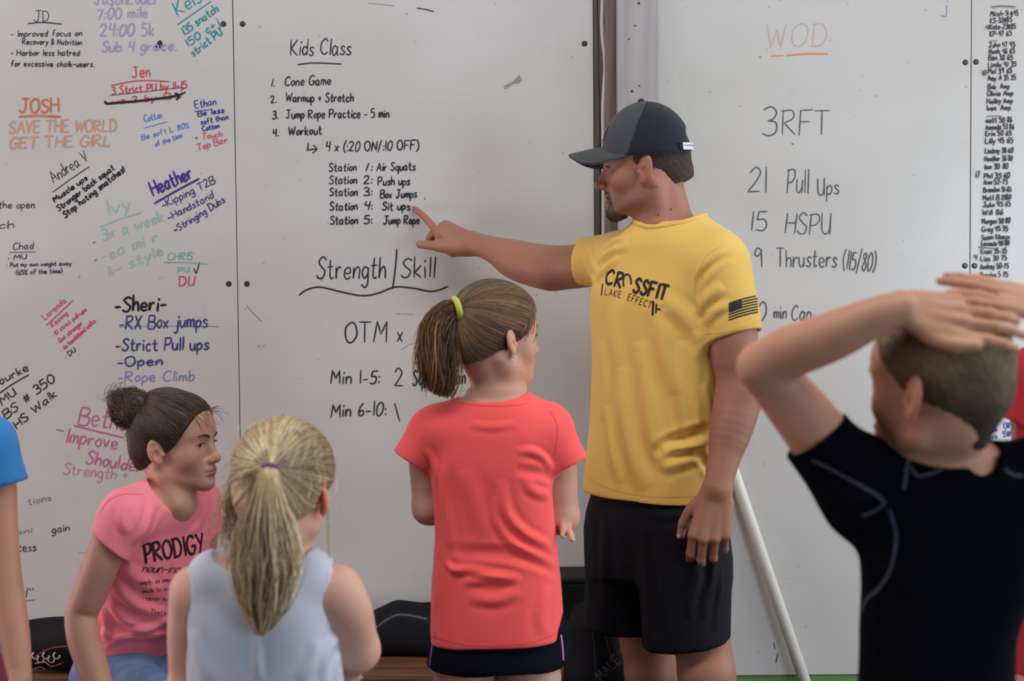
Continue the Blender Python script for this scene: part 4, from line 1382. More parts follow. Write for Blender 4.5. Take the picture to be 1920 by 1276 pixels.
    def bp(x, z_, o=0.0):
        yy = -.0115 + math.sqrt(max(0, 1 - (x / .0885) ** 2 - ((z_ - .046) / .118) ** 2)) * .1055
        return hd.L(x, yy + .003 + o, z_)
    gx, gz = np.linspace(-.030, .030, 7), np.linspace(.082, .112, 5)
    bd.add([bp(x, z_) for z_ in gz for x in gx], [(j * 7 + i, j * 7 + i + 1, j * 7 + i + 8, j * 7 + i + 7) for j in range(4) for i in range(6)])
    b_ = bd.build('cap_badge', plain('black_badge', (24, 24, 28), .6), cap_o)
    md = b_.modifiers.new('thick', 'SOLIDIFY'); md.thickness = .002; md.offset = 0
    wm = MB()
    for zig in ([(-.026, .106), (-.021, .110), (-.016, .100), (-.022, .096), (-.026, .088)], [(.0, .106), (.012, .092)], [(-.024, .086), (-.012, .087)]):
        P_ = np.array([bp(x, z_, .0016) for x, z_ in catmull(zig, 4)])
        ribbon(wm, P_, .0035, hd.R[1])
    wm.build('badge_mark', plain('white_thread', (226, 226, 226), .7), b_)
    # ---- shirt
    f = Field(.0035)
    f.loft(org, R, tor, .05)
    f.cap(nb + (0, 0, -.02), at(1333, 492, 3.115), .060, .060, .05); f.cap(at(1226, 449, 3.24), at(1165, 484, 3.30), .053, .052, .04); f.cap(at(1302, 444, 3.17), at(1345, 482, 3.12), .047, .050, .04)
    sl = Field(.0035)
    ce = shL + (elL - shL) * .60
    sl.chain([shL + (-.012, 0, .002), shL + (ce - shL) * .5, ce + (ce - shL) * .2], [.064, .066, .066], .03)
    ax_ = nrm(at(1378, 634, 3.06) - shL)
    sl.plane(at(1380, 632, 3.06), ax_ + .12 * R[0] * -1, .002)
    sl.cap(shL + ax_ * .08, at(1381, 636, 3.06) + ax_ * .08, .050, .0575, .004, 's')
    f.group(sl, .035)
    sr = Field(.0035)
    ar = nrm(elR - shR)
    sr.chain([shR + (.01, 0, 0), shR + ar * .07, shR + ar * .22], [.064, .060, .058], .03)
    sr.plane(at(1097, 497, 3.40), nrm(ar + np.array([-.25, -.05, .10])), .002)
    sr.cap(shR + ar * .06, shR + ar * .25, .047, .0530, .004, 's')
    f.group(sr, .035)
    # neck hole and hem
    f.ell(at(1256, 392, 3.19), (.081, .075, .054), R, .004, 's')
    h0, h1, h2 = at(1100, 909, 3.30), at(1200, 944, 3.08), at(1318, 941, 3.10)
    f.plane(h1, np.cross(h1 - h0, h2 - h0) * (-1 if np.cross(h1 - h0, h2 - h0)[2] > 0 else 1), .002)
    V, F = f.skin(3)
    tree = bvh(V, F)
    # hem: lower edge drops towards the front-right of the picture
    FL = [
        ([(1125, 470), (1150, 452), (1178, 448)], .010, .004), ([(1120, 490), (1148, 470), (1180, 460)], .010, .004), ([(1118, 520), (1140, 500), (1160, 480)], .010, .004),
        ([(1095, 470), (1100, 500), (1116, 528)], .007, .003), ([(1105, 460), (1112, 490), (1122, 515)], .007, .003),
        ([(1305, 560), (1315, 520), (1345, 490), (1375, 478)], .008, -.004), ([(1312, 590), (1325, 560), (1355, 535)], .012, .005), ([(1322, 610), (1340, 585), (1370, 570)], .010, .004),
        ([(1310, 620), (1300, 700), (1310, 790), (1335, 840)], .014, .007), ([(1280, 640), (1280, 730), (1300, 820), (1335, 850)], .016, .006), ([(1200, 640), (1212, 720), (1225, 820), (1260, 880)], .022, .005),
        ([(1165, 690), (1172, 780), (1190, 870), (1215, 915)], .022, .005), ([(1140, 760), (1148, 840), (1165, 905)], .016, .004), ([(1130, 640), (1135, 720), (1130, 790)], .016, .003),
        ([(1330, 800), (1300, 812), (1260, 828), (1225, 850)], .012, -.006), ([(1335, 820), (1300, 838), (1262, 838), (1240, 846)], .012, .007), ([(1328, 850), (1290, 862), (1240, 880)], .012, .005),
        ([(1300, 842), (1320, 862), (1335, 892)], .010, -.005), ([(1318, 720), (1330, 790), (1338, 850)], .010, .006), ([(1240, 560), (1290, 600), (1312, 640)], .018, .004),
        ([(1160, 560), (1150, 620), (1158, 700)], .02, .003), ([(1235, 580), (1245, 660), (1265, 740)], .022, .004)]
    V = folds(V, F, [(a, b_, c_ * 1.7) for a, b_, c_ in FL], tree)
    V += vnormals(V, F) * (vnoise(V * np.array([1, 1, .45]), 42, 9) * .0013)[:, None]
    # hem band
    hem = at(1223, 936, D)[2]
    M_Y = fabric('yellow_heather_jersey', (232, 189, 98), .88, .05, 700, .12)
    Vh = V.copy()
    shirt = mesh_obj('tshirt', Vh, F, M_Y, T)
    tree = bvh(V, F)
    # collar rib
    cc = []
    for a in np.linspace(0, 2 * math.pi, 60, endpoint=False):
        d = math.cos(a) * R[0] * .082 + math.sin(a) * R[1] * .076
        o_ = at(1256, 392, 3.19) + d + np.array([0, 0, .06])
        hit = tree.ray_cast(Vector(o_), Vector((0, 0, -1)), .6)
        if hit[0] is not None:
            cc.append(np.array(hit[0]))
    cc = np.array(cc)
    for _ in range(6):
        cc = (np.roll(cc, 1, 0) + 2 * cc + np.roll(cc, -1, 0)) / 4
    mb = MB(); ccl = np.vstack([cc, cc[:2]])
    mb.tube(ccl, .0058, 10, caps=False)
    mb.build('collar', M_Y, shirt, smooth=True)
    M_PR = plain('black_shirt_print', (46, 44, 48), .8, .2)
    # big word, lettering falls away to the right as the chest turns
    words_ = [("C", 1134, 531, 1147, 534, 27), ("R", 1152, 536, 1163, 539, 27), ("SSFIT", 1187, 547, 1247, 562, 27, .22)]
    for wd in words_:
        surf_text(tree, [wd], 'shirt_print', M_PR, shirt, .0068, slant=0.03, dens=3)
    circ = [(1176 + 7.5 * math.cos(a), 528 + 14 * math.sin(a)) for a in np.linspace(2.5, 6.6, 14)]
    surf_text(tree, [], 'shirt_print', M_PR, shirt, .0045, strokes=[circ], dens=3)
    for wd in (("LAKE", 1134, 552, 1163, 558, 12, .35), ("EFFECT", 1176, 562, 1219, 578, 12.5, .35)):
        surf_text(tree, [wd], 'shirt_print', M_PR, shirt, .0018, dens=3)
    surf_text(tree, [], 'barbell_print', M_PR, shirt, .0055, strokes=[[(1225, 565), (1224, 590)]], dens=3)
    surf_text(tree, [], 'barbell_print', M_PR, shirt, .0040, strokes=[[(1231, 570), (1230, 586)], [(1232, 579), (1238, 580)], [(1130, 532), (1128, 553)]], dens=3)
    # flag on the sleeve: dark canton and stripes
    fl = lambda u, v: (1366 + u * 54 + v * 1, 568 - u * 15 + v * 33 - 1.5 * math.sin(u * 3.1))
    strp = []
    for i in range(7):
        v = .04 + i / 6 * .92
        u0 = 0.46 if i < 4 else 0.0
        strp.append([fl(u, v) for u in np.linspace(u0, 1, 8)])
    surf_text(tree, [], 'flag_print', M_PR, shirt, .0030, strokes=strp, dens=3)
    surf_text(tree, [], 'flag_print', M_PR, shirt, .0042, strokes=[[fl(u, v) for u in np.linspace(0.02, .44, 6)] for v in np.linspace(.05, .5, 6)], dens=3)
    star = []
    for j, v in enumerate(np.linspace(.08, .48, 4)):
        for u in np.linspace(.05, .4, 5):
            star.append([fl(u, v), fl(u + .012, v)])
    surf_text(tree, [], 'flag_star', plain('flag_star_thread', (150, 132, 80), .8), shirt, .0011, off=.0022, strokes=star, dens=1)
    # stitched lines: hem and cuff
    surf_text(tree, [], 'stitching', fabric('yellow_thread', (228, 188, 90), .9), shirt, .0016, strokes=[catmull([(1104, 896), (1140, 914), (1200, 928), (1260, 931), (1312, 929)], 6), catmull([(1323, 626), (1360, 622), (1400, 611), (1431, 598)], 5),
              catmull([(1352, 462), (1325, 480), (1306, 520), (1304, 565), (1315, 600)], 5)], dens=4)
    # ---- shorts
    f = Field(.005)
    sh = stations(org, R, [(1226, 918, D, .146, .096, .098, n), (1230, 960, D, .166, .114, .122, n), (1235, 1040, D, .172, .118, .132, 2.3), (1236, 1075, D, .172, .116, .130, 2.2)])
    f.loft(org, R, sh, .03)
    lr = Field(.005); lr.chain([at(1172, 1000, 3.25), at(1172, 1100, 3.25), at(1168, 1230, 3.25)], [.092, .094, .096], .02)
    lr.plane(at(1166, 1176, 3.25), (-.04, 0, -1), .003)
    lr.cap(at(1200, 1120, 3.24), at(1205, 1260, 3.25), .066, .076, .004, 's')
    ll = Field(.005); ll.chain([at(1277, 1000, 3.13), at(1284, 1100, 3.10), at(1288, 1240, 3.07)], [.102, .102, .098], .02)
    ll.plane(at(1292, 1203, 3.07), (.13, 0, -1), .003)
    ll.cap(at(1290, 1130, 3.09), at(1300, 1270, 3.06), .066, .078, .004, 's')
    f.group(lr, .02); f.group(ll, .02)
    V, F = f.skin(3)
    V = folds(V, F, [([(1345, 1010), (1335, 1080), (1320, 1160)], .012, .007), ([(1352, 1050), (1350, 1110), (1340, 1180)], .010, .005), ([(1215, 1000), (1222, 1080), (1228, 1150), (1232, 1200)], .016, -.008),
                     ([(1130, 960), (1135, 1060), (1140, 1150)], .016, .005), ([(1290, 960), (1300, 1060), (1305, 1150)], .018, .005), ([(1320, 1075), (1300, 1110), (1290, 1160)], .010, .005), ([(1180, 950), (1250, 965), (1310, 960)], .012, .004)])
    V += vnormals(V, F) * (vnoise(V, 34, 3) * .0022)[:, None]
    mesh_obj('shorts', V, F, fabric('navy_black_shorts', (9, 10, 20), .7, .1, 500, .0, spec=.16), T)
    for a_, t_ in ((anR, toR), (anL, toL)):
        shoe(T, a_, t_, .28, M_SHOE_D, M_SOLE)
coach()
# ------------------------------------------------------------------ the children
def hair_cap(hd, grow, planes, h=.0035, bumps=(), ears=True):
    """the mass of hair that hugs the skull, cut at the hairline"""
    f = Field(h)
    hd.ell(f, (0, -.012, .045), (.0755 + grow, .098 + grow, .088 + grow), .02)
    hd.ell(f, (0, .030, .050), (.062 + grow, .056 + grow * .6, .058 + grow * .8), .03)
    hd.cap(f, (0, -.052, -.01), (0, -.052, -.045), .050 + grow, .042 + grow * .5, .03)
    for c, r in bumps:
        hd.ell(f, c, r, .02)
    if ears:
        for q in (-1, 1):
            hd.ell(f, (q * .084, -.004, -.006), (.016, .024, .036), .004, 's')
    for p, n in planes:
        n = n[0] * hd.R[0] + n[1] * hd.R[1] + n[2] * hd.R[2]
        f.plane(hd.L(*p), n, .014)
    return f.skin(2)

def strand_obj(name, P, rad, cols, parent, mat, n=4):
    V, Q, idx = strands(P, rad, n)
    return mesh_obj(name, V, Q, mat, parent, colors=np.clip(cols[idx], 0, 1))

M_STRAND = vcol_mat('hair_strands', .42, .45)
def hair_cols(n, base, tips, rnd, spread=.25):
    t = rnd.random(n)[:, None] ** 1.5
    c = np.array(srgb(*base)[:3]) * (1 - t) + np.array(srgb(*tips)[:3]) * t
    return c * rnd.uniform(1 - spread, 1 + spread, (n, 1))

def clump(P, c, scale, amt=.45):
    """neighbouring strands share a lighter or darker lock colour"""
    return np.clip(c * (1 + amt * vnoise(P[:, P.shape[1] // 2], scale, 77))[:, None], 0, 1)

def pulled_back(hd, tie, tree, n, rnd, K=14, zlo=-.05, front=.088, wob=.0012, off=.0012):
    """strands combed over the skull from the hairline to the tie (tie in head axes)"""
    c = np.array([0, -.010, .040])
    tie = np.asarray(tie, float)
    O = Vector(hd.L(*c))
    t = nrm((tie - c) / np.array([.08, .10, .09]))
    S = []
    while len(S) < n:
        v = rnd.normal(size=3)
        p = nrm(v)
        if p @ t > .93:
            continue
        dw = hd.s * ((p * np.array([.08, .10, .09])) @ hd.R)
        dw = dw / np.linalg.norm(dw)
        hit = tree.ray_cast(O + Vector(dw) * .3, Vector(-dw), .3)
        if hit[0] is None:
            continue
        q = hd.local(np.array(hit[0]))
        if np.linalg.norm((q - np.array([0, -.012, .045])) / np.array([.0755, .098, .088])) < 1.0 and q[2] > -.01:
            continue
        S.append(p)
    S = np.array(S)
    om = np.arccos(np.clip(S @ t, -1, .9999))[:, None]
    P = np.zeros((n, K, 3))
    ph = rnd.uniform(0, 6.28, n)
    W = np.zeros((n, K, 3))
    tw = hd.L(*tie)
    ex = np.array([.08, .10, .09])
    for k in range(K):
        u = k / (K - 1)
        d = (np.sin((1 - u) * om) * S + np.sin(u * om) * t) / np.sin(om)
        d = d + wob * 12 * np.sin(ph + u * 6)[:, None] * np.cross(d, t)
        w = max(0.0, (u - .80) / .20) ** 2
        for i in range(n):
            dw = hd.s * ((d[i] * ex) @ hd.R)
            dw = dw / np.linalg.norm(dw)
            hit = tree.ray_cast(O + Vector(dw) * .3, Vector(-dw), .3)
            if hit[0] is None:
                q = np.array(O) + dw * .095
            else:
                q = np.array(hit[0]) + dw * (off * (.4 + .9 * math.sin(ph[i] * 3) ** 2))
            W[i, k] = q * (1 - w) + (tw + dw * .003) * w
    return W

def tail_strands(spine, widths, n, rnd, K=16, flat=None, curl=.004, short=.35):
    """strands of a ponytail along a spine (photo-independent world points)"""
    sp = catmull(np.array(spine, float), 8)
    L = np.concatenate([[0], np.cumsum(np.linalg.norm(np.diff(sp, axis=0), axis=1))]); L /= L[-1]
    wd = lambda u: np.interp(u, np.linspace(0, 1, len(widths)), widths)
    off = rnd.normal(size=(n, 2)); off /= np.maximum(1, np.linalg.norm(off, axis=1))[:, None] * 1.0
    off *= np.sqrt(rnd.random((n, 1))) * .9 + .1
    end = 1 - short * rnd.random(n) ** 2.2
    drift = rnd.normal(size=(n, 2)) * .35
    ph = rnd.uniform(0, 6.28, (n, 2))
    P = np.zeros((n, K, 3))
    tg = np.gradient(sp, axis=0)
    for k in range(K):
        u = end * k / (K - 1)
        c = np.stack([np.interp(u, L, sp[:, i]) for i in range(3)], 1)
        t = np.stack([np.interp(u, L, tg[:, i]) for i in range(3)], 1)
        t /= np.linalg.norm(t, axis=1)[:, None]
        a = np.cross(t, np.array([0, 1.0, 0.05])); a /= np.linalg.norm(a, axis=1)[:, None]
        b = np.cross(t, a)
        w = wd(u)[:, None]
        o = off + drift * u[:, None] + .22 * np.sin(ph + u[:, None] * 5)
        fb = .7 if flat is None else flat
        P[:, k] = c + w * (o[:, :1] * a + fb * o[:, 1:] * b)
    return P

def lower_body(f, T, hips, fwd, D, foot_gap=.10, hip_r=.062, knee_z=.40, hip_z=.66, shoes=True, scale=1.0):
    side = np.array([-fwd[1], fwd[0], 0])
    for q in (-1, 1):
        hp = np.array([hips[0], hips[1], hip_z]) + side * q * .068 * scale
        kn = np.array([hips[0], hips[1], knee_z]) + side * q * foot_gap * .75 + fwd * .015
        an = np.array([hips[0], hips[1], .08]) + side * q * foot_gap - fwd * .02
        leg(f, hp, kn, an, an + fwd * .16, hip_r, .046 * scale, .032 * scale)
        if shoes:
            shoe(T, an, an + fwd * .16, .22 * scale, M_SHOE_D, M_SOLE)

# ------------------------------------------------ girl in the coral shirt, seen from behind
def coral_girl():
    D = 2.9
    rnd = np.random.default_rng(21)
    base = at(933, 700, D); base[2] = 0
    T = thing('person', 'girl with a side ponytail in a plain coral t-shirt, arms crossed, back turned', 'person', base)
    b = math.radians(58)
    hd = Head(at(930, 640, D), (math.sin(b), math.cos(b), -.05), size=.90, kid=1)
    bw = math.radians(6)
    fwd = np.array([math.sin(bw), math.cos(bw), 0]); R = frame(fwd, (0, 0, 1))
    org = at(930, 638, D); org[2] = 0
    tor = stations(org, R, [
        (930, 742, D, .062, .045, .050, 2.1), (926, 762, D, .105, .060, .066, 2.2), (922, 800, D, .132, .076, .080, 2.4), (920, 870, D, .127, .086, .086, 2.4), (924, 930, D, .123, .086, .082, 2.4),
        (930, 1000, D, .125, .088, .083, 2.4), (931, 1100, D, .134, .094, .096, 2.4), (932, 1180, D, .138, .098, .104, 2.4), (932, 1260, D, .139, .098, .104, 2.4)])
    h = .003
    f = Field(h)
    hd.build(f, ear=.95)
    nb = at(930, 758, D + .005)
    f.chain([hd.L(0, -.030, -.035), at(930, 715, D), nb], [.049, .0475, .053], .025)
    f.cap(hd.L(.055, -.02, -.035), at(965, 748, D + .02), .012, .012, .02)
    f.cap(nb + (0, 0, -.012), at(1020, 792, D), .036, .034, .03); f.cap(nb + (0, 0, -.012), at(838, 792, D), .036, .034, .03)
    f.loft(org, R, grown(tor[1:], -.016), .04)
    sl, el, wl = at(796, 806, D + .01), at(804, 952, D + .02), at(930, 960, D + .16)
    sr, er, wr = at(1042, 812, D), at(1055, 970, D + .02), at(930, 930, D + .165)
    f.chain([sl, sl + (el - sl) * .5, el], [.036, .036, .031], .02)
    f.chain([el, el + (wl - el) * .35, wl], [.031, .031, .022], .02)
    f.chain([sr, sr + (er - sr) * .5, er], [.037, .037, .032], .02)
    f.chain([er, er + (wr - er) * .35, wr], [.032, .032, .022], .02)
    nl = []
    # left hand reaches round to the right elbow: fingers show beyond the ribs
    wl2 = at(1012, 930, D + .075)
    f.chain([wl, at(965, 945, D + .14), wl2], [.023, .023, .021], .02)
    hf = at(1068, 992, D - .015) - wl2
    hand(f, wl2, hf, np.array([.15, -.6, .6]), .150, [(.15, .25, .15), (.05, .2, .1), (.0, .15, .1), (.0, .1, .1)], ('flip', (.10, .10, 0), (.24, .22, .05), (.36, .26, .1), (.46, .27, .12)), k=.006, splay=(-.45, -.1, .12, .38), nails=nl)
    # fingertip of the right hand on the left arm
    g = Field(h); g.chain([at(840, 935, D + .09), at(812, 935, D + .055), at(796, 922, D + .035)], [.009, .0085, .007], .004); f.group(g, .003)
    g = Field(h); g.chain([at(840, 950, D + .09), at(815, 952, D + .06), at(800, 942, D + .04)], [.009, .0085, .007], .004); f.group(g, .003)
    lower_body(f, T, at(932, 1200, D), fwd, D, .075, .064, .37, .58)
    V, F = f.skin(2)
    C = skin_colors(V, (204, 154, 132), hd, lips=(190, 112, 104), rosy=(214, 140, 120))
    mesh_obj('body', V, F, skin_mat('kid', .12), T, colors=C)
    hd.eyes(T); hd.brow_lash(T, (104, 78, 56))
    make_nails(nl, .15, T, (232, 190, 184))
    tipd = nrm(at(796, 922, D + .035) - at(812, 935, D + .055))
    make_nails([(at(796, 922, D + .035), tipd, nrm(np.array([-.5, -.8, .2])), .007)], .15, T, (224, 226, 232))
    # earring: small silver hoop
    ec = hd.L(.083, -.004, -.034)
    mb = MB(); mb.tube([ec + hd.R[1] * .0055 * math.cos(a) + hd.R[2] * .0055 * math.sin(a) for a in np.linspace(-2.6, 2.6, 18)], .0011, 8)
    er_ = mb.build('earring', plain('silver', (210, 206, 200), .25, .5, .9), T, smooth=True)
    er_['label'] = 'silver hoop earring'
    # hair
    BR, BL = (78, 58, 42), (136, 102, 68)
    V, F = hair_cap(hd, .0075, [((0, .066, .05), (0, 1, -.42)), ((0, .02, .0), (0, .62, -.80)), ((0, -.05, -.040), (0, .35, -.94))])
    hm = np.array(srgb(76, 56, 42)[:3])
    hair = mesh_obj('hair', V, F, M_STRAND, T, colors=np.clip(hm * (1 + .2 * vnoise(V, 160, 3))[:, None], 0, 1))
    tie_l = (-.022, -.098, .058)
    tie_l = hd.local(at(866, 582, D - .055))
    P = pulled_back(hd, tie_l, bvh(V, F), 2600, rnd, 14, zlo=-.045, front=.080)
    strand_obj('combed_strands', P, .0006, clump(P, hair_cols(2600, BR, (150, 114, 76), rnd), 60), hair, M_STRAND, 3)
    # low nape hair, drawn up
    sp = [at(868, 580, D - .055), at(842, 586, D - .062), at(824, 618, D - .066), at(822, 668, D - .066), at(824, 716, D - .06), at(818, 736, D - .055)]
    core = Field(.004); core.chain(sp[:-1], [.014, .016, .020, .020, .010], .01)
    V, F = core.skin(2)
    tail = mesh_obj('ponytail', V, F, M_STRAND, hair, colors=np.tile(np.array(srgb(96, 66, 42)[:3]), (len(V), 1)))
    P = tail_strands(sp, [.016, .026, .036, .036, .032, .022], 1500, rnd, 16)
    strand_obj('ponytail_strands', P, np.linspace(.0009, .0006, 16)[None, :] * np.ones((1500, 1)), clump(P, hair_cols(1500, (104, 68, 40), (196, 142, 90), rnd), 80), hair, M_STRAND, 3)
    fl = bez(np.array([at(800, 650, D - .06), at(806, 690, D - .06), at(850, 720, D - .05)]), np.array([at(790, 640, D - .06), at(796, 720, D - .06), at(850, 735, D - .05)]),
             np.array([at(770, 640, D - .06), at(800, 735, D - .06), at(840, 742, D - .05)]), np.array([at(752, 656, D - .06), at(798, 744, D - .06), at(832, 738, D - .05)]), 16)
    strand_obj('flyaway_hair', fl, .0006, hair_cols(3, (120, 88, 60), (150, 110, 80), rnd), hair, M_STRAND)
    # loose wisps over the temple
    st = np.array([hd.L(.071, .055, .075), hd.L(.074, .045, .068), hd.L(.073, .05, .08), hd.L(.076, .03, .05), hd.L(.07, .06, .06)])
    en = np.array([hd.L(.083, .030, .012), hd.L(.085, .022, .005), hd.L(.080, .045, .02), hd.L(.086, .012, .022), hd.L(.078, .05, .0)])
    strand_obj('temple_wisps', bez(st, st * .6 + en * .4 + hd.R[0] * .012, st * .3 + en * .7 + hd.R[0] * .010, en, 14), .0008, hair_cols(5, BL, (170, 130, 90), rnd), hair, M_STRAND)
    mb = MB()
    c, ax_ = at(856, 579, D - .060), nrm(at(842, 586, D - .062) - at(872, 578, D - .052))
    u_ = nrm(np.cross(ax_, (0, 0, 1))); w_ = np.cross(ax_, u_)
    mb.tube([c + .0205 * (math.cos(a) * u_ + math.sin(a) * w_) for a in np.linspace(0, 2 * math.pi, 28)], .0065, 10, caps=False)
    ht = mb.build('hair_tie', fabric('yellow_green_elastic', (196, 204, 92), .7), hair, smooth=True)
    ht['label'] = 'yellow-green elastic hair tie'
    # shirt
    f = Field(.0034)
    f.loft(org, R, tor, .045)
    f.cap(nb + (0, .005, -.012), at(1022, 796, D), .045, .046, .035); f.cap(nb + (0, .005, -.012), at(836, 796, D), .045, .046, .035)
    for (s_, c_, n_) in ((at(806, 808, D), at(767, 862, D - .005), at(764, 872, D) - at(810, 800, D)), (at(1034, 812, D), at(1070, 870, D - .005), at(1072, 884, D) - at(1030, 806, D))):
        g = Field(.0034)
        g.chain([s_, (s_ + c_) / 2, c_ + nrm(n_) * .03], [.046, .041, .038], .02)
        g.plane(c_, nrm(n_) + np.array([-.30 if n_[0] < 0 else .25, 0, -.55]), .002)
        g.cap(s_ + (c_ - s_) * .6, c_ + nrm(n_) * .05, .030, .033, .004, 's')
        f.group(g, .03)
    f.ell(at(912, 728, D - .01), (.086, .070, .030), R, .004, 's')
    h0, h1, h2 = at(803, 1203, D), at(930, 1217, D - .10), at(1062, 1190, D)
    nn = np.cross(h1 - h0, h2 - h0); nn = nn * (-1 if nn[2] > 0 else 1)
    f.plane(h1, nn, .002)
    V, F = f.skin(3)
    FL = [([(1035, 880), (1015, 855), (990, 845), (970, 850)], .010, .006), ([(1036, 895), (1022, 890), (1000, 885), (965, 880)], .012, -.005), ([(1030, 930), (1000, 920), (985, 900)], .012, .005),
          ([(940, 900), (950, 960), (985, 1000), (1035, 1025)], .013, .007), ([(930, 930), (935, 980), (965, 1020), (1020, 1050), (1046, 1062)], .012, .006), ([(835, 1030), (880, 1035), (960, 1040), (1045, 1065)], .016, -.005),
          ([(838, 1052), (850, 1068), (870, 1068)], .009, .007), ([(845, 1065), (900, 1072), (960, 1082)], .011, .006), ([(868, 1090), (910, 1085), (960, 1084), (975, 1092)], .012, .006), ([(880, 1120), (930, 1125), (975, 1108)], .014, .005),
          ([(830, 870), (834, 930), (845, 1000), (850, 1050)], .014, .005), ([(800, 840), (815, 870), (820, 910)], .010, .005), ([(870, 880), (890, 940), (905, 1010)], .022, .004), ([(1050, 1000), (1052, 1060), (1054, 1120)], .010, .005),
          ([(1030, 1100), (1015, 1150), (1020, 1190)], .016, .004), ([(820, 1100), (812, 1150), (815, 1195)], .016, .003), ([(880, 795), (925, 800), (970, 793)], .010, .003), ([(1048, 845), (1052, 870), (1045, 890)], .010, .005)]
    V = folds(V, F, [(a, w * .8, q * 1.1) for a, w, q in FL if min(p[0] for p in a) < 1036])
    V += vnormals(V, F) * (vnoise(V, 40, 19) * .0012)[:, None]
    M_C = fabric('coral_jersey', (255, 92, 90), .8, .03, 800, .2)
    shirt = mesh_obj('tshirt', V, F, M_C, T)
    tree = bvh(V, F)
    # rolled cuffs and neck rib
    for (c_, u_) in ((at(767, 864, D - .005), at(764, 872, D) - at(810, 800, D)), (at(1070, 872, D - .005), at(1072, 884, D) - at(1030, 806, D))):
        pass
    surf_text(tree, [], 'stitching', fabric('coral_thread', (226, 78, 76), .9), shirt, .0014, strokes=[catmull([(846, 752), (900, 760), (960, 760), (990, 756)], 6), catmull([(806, 1192), (870, 1208), (935, 1210), (1000, 1203), (1058, 1180)], 6), catmull([(1030, 770), (1045, 800), (1040, 850)], 5)], dens=4)
    # shorts
    f = Field(.004)
    sh = stations(org, R, [(932, 1150, D, .126, .086, .092, 2.3), (931, 1225, D, .139, .092, .098, 2.3), (931, 1242, D, .141, .092, .098, 2.2)])
    f.loft(org, R, sh, .02)
    for px, px2 in ((876, 872), (1002, 1004)):
        g = Field(.004); g.chain([at(px, 1190, D), at(px2, 1290, D)], [.0755, .078], .01)
        g.plane(at(px2, 1250 if px < 900 else 1240, D), (-.10 if px < 900 else .12, 0, -1), .002)
        f.group(g, .012)
    V, F = f.skin(2)
    so = mesh_obj('shorts', V, F, fabric('navy_athletic_shorts', (13, 14, 26), .85, sheen=0, spec=.1), T)
    tree = bvh(V, F)
    surf_text(tree, [], 'side_stripe', fabric('lilac_piping', (178, 120, 196), .7), so, .0045, strokes=[[(811, 1205), (807, 1235), (806, 1246)], [(1052, 1190), (1055, 1215), (1056, 1236)]], dens=4)
coral_girl()

